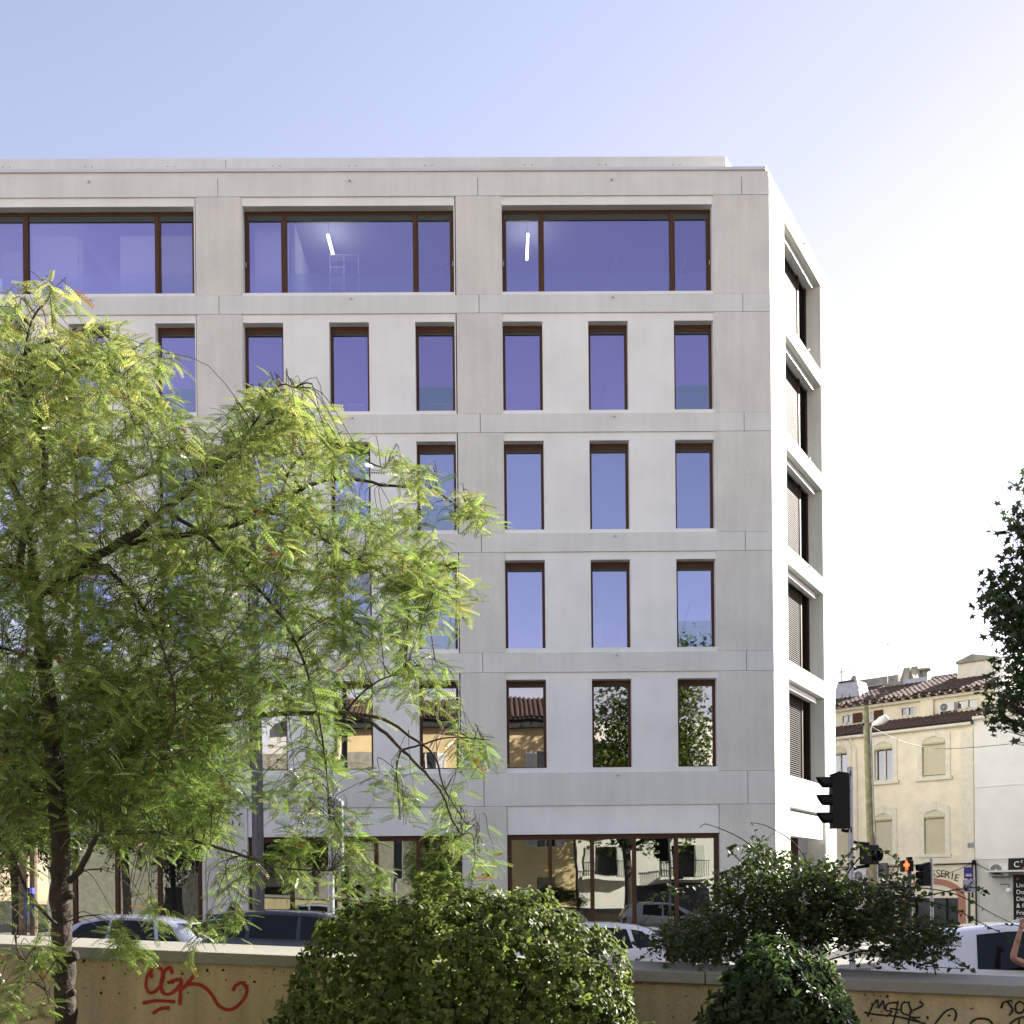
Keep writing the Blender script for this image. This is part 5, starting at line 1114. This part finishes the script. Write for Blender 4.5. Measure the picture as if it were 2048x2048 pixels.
bz = lambda py, Y: EYE + (HOR - py) / FPX * Y
bush('big_bush', 'large rounded dark green bush overhanging the wall in the middle foreground', 905, 2000, 8.0,
     [(0, 0, .5, 1.25, .95, .98), (-.60, .0, 1.08, .60, .62, .90), (-.05, .05, 1.26, .70, .7, .90), (.42, 0, 1.17, .66, .65, .90), (.80, 0, 1.02, .52, .6, .88), (-.95, -.05, .62, .50, .6, .80), (-1.25, -.15, .15, .45, .45, .5), (1.08, -.05, .45, .45, .5, .75)],
     6800, .050, 8, [(.056, .094, .022), (.215, .258, .062)], .95, .80, 300, 11, .92)
bush('glossy_shrub', 'dense dark glossy shrub in front of the wall below the thorny climber', 1560, 2000, 7.6,
     [(0, 0, .70, .52, .5, .95), (-.24, .0, .60, .38, .45, .86), (.22, 0, .62, .36, .45, .86), (-.04, .0, 1.0, .37, .4, .67), (-.36, -.05, .35, .3, .4, .66), (.2, .05, .95, .3, .4, .6)],
     2300, .062, 8, [(.024, .046, .015), (.075, .115, .036)], 1.15, .12, 300, 21, .75)
M['thorn_leaf'] = leaf_mat('thorny_climber_leaf', .30, .52, .35); M['thorn_leaf_single'] = leaf_mat('thorny_climber_leaf_single', .30, .52, .35, rand=((.022, .042, .010), (.05, .085, .018)))
HEART = np.array([(0, 0, 0), (.42, .12, .05), (.40, .52, .03), (0, 1, -.08), (-.40, .52, .03), (-.42, .12, .05), (0, .45, -.05)])
BG = thing('thorny_climber', 'sprawling thorny climber with arching bare canes and heart shaped leaves spilling over the wall', 'shrub', (W(1600, 2000, 9.6).x, 9.6, 0))
b0 = BG.location.copy(); g = random.Random(5)
def bp(px, py, dy): return W(px, py, 9.6 + dy) - b0
CANES = [[(1600,1930),(1560,1780),(1500,1690),(1420,1650),(1400,1655)], [(1600,1930),(1640,1800),(1600,1700),(1540,1655),(1500,1645)], [(1600,1930),(1700,1800),(1780,1775),(1900,1785),(1990,1830),(2048,1858)],
    [(1600,1930),(1720,1830),(1800,1795),(1900,1815),(1960,1845),(2060,1895)], [(1600,1930),(1760,1860),(1850,1880),(1930,1930)], [(1600,1940),(1740,1900),(1840,1930),(1945,1938)], [(1600,1930),(1480,1800),(1420,1770),(1350,1780),(1290,1800)],
    [(1600,1930),(1500,1830),(1400,1840),(1330,1880),(1270,1925)], [(1600,1930),(1530,1730),(1480,1735),(1440,1745)], [(1600,1930),(1560,1740),(1530,1690),(1505,1700)], [(1600,1930),(1700,1740),(1760,1700),(1830,1755)],
    [(1600,1930),(1660,1760),(1700,1705),(1720,1690)], [(1840,1850),(1860,1900),(1880,1980),(1905,2020),(1930,2048)], [(1700,1830),(1860,1790),(1950,1775),(1970,1785)], [(1570,1850),(1562,1890),(1570,1920),(1575,1935)], [(1600,1930),(1510,1760),(1460,1700),(1475,1690)],
    [(1600,1930),(1450,1850),(1380,1800),(1340,1770)], [(1600,1930),(1650,1850),(1720,1780),(1800,1850)], [(1600,1930),(1580,1800),(1640,1740),(1690,1720)]]
LP_ = []; LD = []
for ci, c in enumerate(CANES):
    dy = g.uniform(-.45, .35); P = spline([bp(x, y, dy * min(1, i / 2)) for i, (x, y) in enumerate(c)], 8); n = len(P)
    mb = MB(); mb.tube(P, [.008 - .0055 * k / n for k in range(n)], 5, False)
    for k in range(2, n - 1, 2):
        a = g.uniform(0, 6.28); d = Vector((math.cos(a), .3 * math.sin(a), math.sin(a))) * .022; mb.tube([P[k], P[k] + d], [.0022, .0004], 3, False)
    build('cane', mb, 'bark', BG)
    for k in range(3, n):
        for _ in range(2 if ci not in (0, 1, 2, 12) else 1):
            if g.random() < (.75 if ci not in (0, 1, 2, 12) else .28):
                LP_.append(P[k] + Vector((g.gauss(0, .012), g.gauss(0, .02), g.gauss(0, .01)))); a = g.uniform(0, 6.28); LD.append((math.cos(a) * .8, math.sin(a) * .5, g.uniform(-1.1, .2)))
BODY = [(1590, 1830, 105, 62), (1500, 1850, 95, 55), (1680, 1850, 95, 50), (1420, 1880, 80, 45), (1560, 1770, 80, 45), (1480, 1780, 60, 40), (1690, 1790, 70, 40), (1770, 1830, 60, 45), (1380, 1910, 60, 22), (1520, 1720, 40, 32), (1860, 1870, 70, 30), (1810, 1900, 80, 30), (1640, 1750, 60, 35), (1330, 1880, 45, 25), (1790, 1780, 45, 30)]
tw2 = MB()
for x, y, rx, ry in BODY:
    for _ in range(int(rx * ry / 22)):
        p = bp(x + g.gauss(0, rx * .5), y + g.gauss(0, ry * .5), g.uniform(-.6, .5)); a = g.uniform(0, 6.28)
        q = p + Vector((g.gauss(0, .08), g.gauss(0, .08), g.gauss(.02, .07))); 
        if g.random() < .5: tw2.tube([p - (q - p) * .8, p, q], [.0035, .003, .0015], 4, False)
        for _ in range(6):
            LP_.append(p + (q - p) * g.uniform(-.6, 1) + Vector((g.gauss(0, .02),) * 3)); a = g.uniform(0, 6.28); LD.append((math.cos(a), math.sin(a) * .8, g.uniform(-1.2, .5)))
build('twigs', tw2, 'bark', BG, kind='stuff')
LP_, LD = np.array([list(p) for p in LP_]), np.array(LD); sz = rng.uniform(.026, .052, len(LP_)); A = frames(LD, roll=rng.normal(0, .6, len(LP_))) * sz[:, None, None]
t = rng.beta(1.2, 3, len(LP_))[:, None]; tint = np.array([.028, .050, .012]) * (1 - t) + np.array([.10, .15, .028]) * t
pick = np.zeros(len(LP_), bool); pick[:min(300, len(LP_) // 4)] = True
join_leaves('foliage', HEART, LEAFF, A[~pick], LP_[~pick], tint[~pick], M['thorn_leaf'], BG)
me = bpy.data.meshes.new('leaf'); me.from_pydata(HEART.tolist(), [], LEAFF.tolist()); me.materials.append(M['thorn_leaf_single'])
for i in np.where(pick)[0]:
    o = bpy.data.objects.new('leaf', me); COL.objects.link(o); o.parent = BG; m4 = np.eye(4); m4[:3, :3] = A[i]; m4[:3, 3] = LP_[i]; o.matrix_local = Matrix(m4.tolist())

# ---- plane tree at the right edge
PLANE = []
for k in range(11):
    a = math.pi * 2 * k / 11 - math.pi / 2; r = .55 if k % 2 else .24
    PLANE.append((r * math.cos(a) * 1.05, .5 + r * math.sin(a), .04 * math.cos(3 * a)))
PLANE = np.array(PLANE + [(0, .45, 0)]); PLF = np.array([(k, (k + 1) % 11, 11) for k in range(11)])
M['plane_leaf'] = leaf_mat('plane_leaf', .30, .5, .4); M['plane_leaf_single'] = leaf_mat('plane_leaf_single', .30, .5, .4, rand=((.022, .045, .012), (.045, .075, .018)))
def broad_tree(name, label, loc, trunk, blobs, n, size, greens, seed, nsingle=0, group=None, leafM='plane_leaf', T=(PLANE, PLF)):
    t = thing(name, label, 'tree', loc, 0, group); g = np.random.default_rng(seed); rr = random.Random(seed)
    mb = MB(); mb.tube(spline([(0, 0, 0), (.06, .05, trunk[0] * .5), (0, 0, trunk[0])], 4), list(np.linspace(trunk[1], trunk[1] * .7, 9)), 10); build('trunk', mb, 'bark', t, smooth=True)
    for b in blobs:
        mb = MB(); m_ = (b[0] * .4, b[1] * .4, trunk[0] + (b[2] - trunk[0]) * .5); mb.tube(spline([(0, 0, trunk[0] - .1), m_, b[:3]], 4), list(np.linspace(trunk[1] * .5, .015, 9)), 6, False)
        for _ in range(6): e = (b[0] + rr.gauss(0, b[3] * .5), b[1] + rr.gauss(0, b[3] * .5), b[2] + rr.gauss(0, b[3] * .5)); mb.tube(spline([m_, tuple((p + q) / 2 for p, q in zip(m_, e)), e], 3), [.02, .018, .015, .012, .009, .007, .005], 4, False)
        build('branch', mb, 'bark', t)
    w = np.array([b[3] ** 1.4 for b in blobs]); ch_ = g.choice(len(blobs), n, p=w / w.sum()); d = g.normal(size=(n, 3)); d /= np.linalg.norm(d, axis=1, keepdims=True); r = g.random(n) ** .45
    Bq = np.array([b[:3] for b in blobs])[ch_]; Br = np.array([b[3] for b in blobs])[ch_]; P = Bq + d * (r * Br)[:, None] * np.array([1, 1, .85])
    clump = g.normal(0, .12, (n // 5 + 1, 3)); P = P[np.arange(n) // 5 * 5 % n] * .75 + P * .25 + g.normal(0, .12, (n, 3))
    D = g.normal(size=(n, 3)); D[:, 2] -= .7; A = frames(D, roll=g.normal(0, .8, n)) * (size * g.uniform(.6, 1.15, n))[:, None, None]
    tt = g.beta(1.5, 2.5, n)[:, None]; tint = np.array(greens[0]) * (1 - tt) + np.array(greens[1]) * tt
    pick = np.zeros(n, bool)
    if nsingle:
        pick[np.argsort(P[:, 0])[:nsingle]] = True; me = bpy.data.meshes.new('leaf'); me.from_pydata(T[0].tolist(), [], T[1].tolist()); me.materials.append(M['plane_leaf_single'])
        for i in np.where(pick)[0]: o = bpy.data.objects.new('leaf', me); COL.objects.link(o); o.parent = t; m4 = np.eye(4); m4[:3, :3] = A[i]; m4[:3, 3] = P[i]; o.matrix_local = Matrix(m4.tolist())
    join_leaves('foliage', T[0], T[1], A[~pick], P[~pick], tint[~pick], M[leafM], t); return t
PTY = 24.0; c0 = W(2240, 1700, PTY); bl = []
for x, y, r in ((2010, 1215, 34), (2030, 1140, 34), (2025, 1275, 26), (2010, 1425, 34), (2060, 960, 30), (2030, 1040, 36), (2062, 1080, 55), (2020, 1190, 48), (1985, 1205, 26), (2050, 1230, 50), (2056, 1300, 32), (2020, 1395, 36), (1992, 1402, 16), (2050, 1380, 45), (2050, 1450, 40), (2150, 1050, 130), (2150, 1250, 150), (2160, 1420, 130), (2300, 1150, 190), (2320, 1370, 180)):
    p = W(x, y, PTY); bl.append((p.x - c0.x, random.uniform(-.4, .8), p.z, r / FPX * PTY * 1.02))
broad_tree('plane_tree', 'dark leaved plane tree reaching into the right edge of the view', (c0.x, PTY, 0), (4.2, .26), bl, 7000, .21, [(.022, .044, .011), (.055, .085, .020)], 31, 300)
broad_tree('mirrored_tree', 'large green tree opposite the office, seen only mirrored in its windows', (7.2, -1.2, 0), (4.5, .32), [(0, 0, 9, 3.0), (-2, .5, 8, 2.2), (1.6, -.6, 11, 2.6), (-.6, .6, 12.6, 2.2), (2.2, .6, 14.0, 2.3), (3.3, .4, 15.6, 2.0), (3.4, 0, 8.6, 2.8), (3.4, .3, 11.6, 2.4), (.4, 0, 6.8, 2.2), (-1.2, -.4, 5.6, 1.8), (2, .6, 5.4, 2.0)], 15000, .30, [(.04, .075, .014), (.12, .16, .028)], 41)
broad_tree('mirrored_tree', 'second green tree opposite the office, mirrored in the left ground floor windows', (-10.5, -1.4, 0), (3.6, .25), [(0, 0, 6.5, 2.4), (-1.8, .3, 5.4, 1.9), (1.8, -.3, 5.6, 2.0), (.3, .2, 4.4, 1.7)], 6000, .28, [(.04, .075, .014), (.12, .16, .028)], 43)
# dark street trees in the shade in front of the office, behind the locust
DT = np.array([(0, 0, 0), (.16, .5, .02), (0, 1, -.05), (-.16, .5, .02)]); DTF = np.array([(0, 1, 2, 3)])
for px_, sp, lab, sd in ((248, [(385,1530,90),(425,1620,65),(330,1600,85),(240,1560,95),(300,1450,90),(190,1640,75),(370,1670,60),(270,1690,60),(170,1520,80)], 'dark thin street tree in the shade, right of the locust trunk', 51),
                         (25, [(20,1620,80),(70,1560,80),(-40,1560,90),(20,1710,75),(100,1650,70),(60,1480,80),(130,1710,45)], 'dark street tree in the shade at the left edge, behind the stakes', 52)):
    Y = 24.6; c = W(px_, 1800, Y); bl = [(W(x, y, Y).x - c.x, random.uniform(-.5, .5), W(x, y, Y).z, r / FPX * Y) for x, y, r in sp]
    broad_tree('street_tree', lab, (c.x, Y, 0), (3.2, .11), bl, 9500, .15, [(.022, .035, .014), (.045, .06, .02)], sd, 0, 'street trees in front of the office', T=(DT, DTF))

# ================================================================== PERSON in the passing white car (only the bent arm at the window shows)
M['skin'] = mat('skin', (.42, .22, .14), .55, .06, 12); M['shirt'] = mat('dark_shirt', (.03, .03, .04), .9); M['hair'] = mat('dark_hair', (.02, .014, .01), .6)
PP = W(2078, 1935, 13.75); PER = thing('person', 'person with a bare bent arm at the side window of the white car', 'person', (PP.x, PP.y, .42))
o0 = Vector(PER.location)
el = W(2025, 1917, 13.38) - o0; hn = W(2043, 1852, 13.42) - o0
J = [((0, .05, .10), .13), ((0, .05, .32), .14), ((.01, .05, .56), .12), ((.02, .04, .66), .055), ((.03, .04, .74), .085), ((.04, .03, .84), .09), ((.05, .03, .92), .055),   # pelvis..head
     ((.02, -.13, .57), .062), (tuple(el), .043), (tuple(hn * .55 + el * .45), .036), (tuple(hn), .026),                                       # near arm
     ((.02, .23, .57), .062), ((.16, .27, .36), .042), ((.36, .20, .42), .034), ((.44, .18, .46), .026),                                     # far arm
     ((.08, -.05, .08), .09), ((.42, -.06, .10), .075), ((.55, -.06, -.12), .052), ((.62, -.06, -.26), .04),                                   # legs
     ((.08, .15, .08), .09), ((.42, .16, .10), .075), ((.55, .16, -.12), .052), ((.62, .16, -.26), .04)]
E_ = [(0,1),(1,2),(2,3),(3,4),(4,5),(5,6),(2,7),(7,8),(8,9),(9,10),(2,11),(11,12),(12,13),(13,14),(0,15),(15,16),(16,17),(17,18),(0,19),(19,20),(20,21),(21,22)]
for hand in (10, 14):                                             # five unequal bent fingers on each hand
    h = Vector(J[hand][0]); d = (h - Vector(J[hand - 1][0])).normalized(); sx = d.cross(Vector((0, 1, .2))).normalized()
    for q, (off, ln) in enumerate(((-.026, .062), (-.009, .074), (.009, .070), (.026, .055), (-.04, .045))):
        b = h + sx * off + d * (.03 if q < 4 else -.01); a1 = b + d * ln * .6 + sx * (off * .2 if q < 4 else -.02); a2 = a1 + (d * .6 + Vector((0, -.7, 0))) * ln * .5
        i = len(J); J += [(tuple(b), .011), (tuple(a1), .009), (tuple(a2), .008)]; E_ += [(hand, i), (i, i + 1), (i + 1, i + 2)]
me = bpy.data.meshes.new('body'); me.from_pydata([j[0] for j in J], E_, []); body = bpy.data.objects.new('body', me); COL.objects.link(body); body.parent = PER; me.materials.append(M['skin'])
sk = body.modifiers.new('skin', 'SKIN'); 
for v, j in zip(me.skin_vertices[0].data, J): v.radius = (j[1], j[1])
me.skin_vertices[0].data[0].use_root = True
ss = body.modifiers.new('smooth', 'SUBSURF'); ss.levels = 1; ss.render_levels = 2
mb = MB(); mb.lathe([(.14, .02), (.155, .2), (.165, .4), (.15, .56), (.07, .635), (.06, .62)], 18, 'z', (.01, .05, .04)); build('shirt', mb, 'shirt', PER, smooth=True)
mb = MB(); mb.lathe([(.105, .80), (.108, .88), (.085, .95), (.0, .985)], 16, 'z', (.03, .035, 0)); build('hair', mb, 'hair', PER, smooth=True)
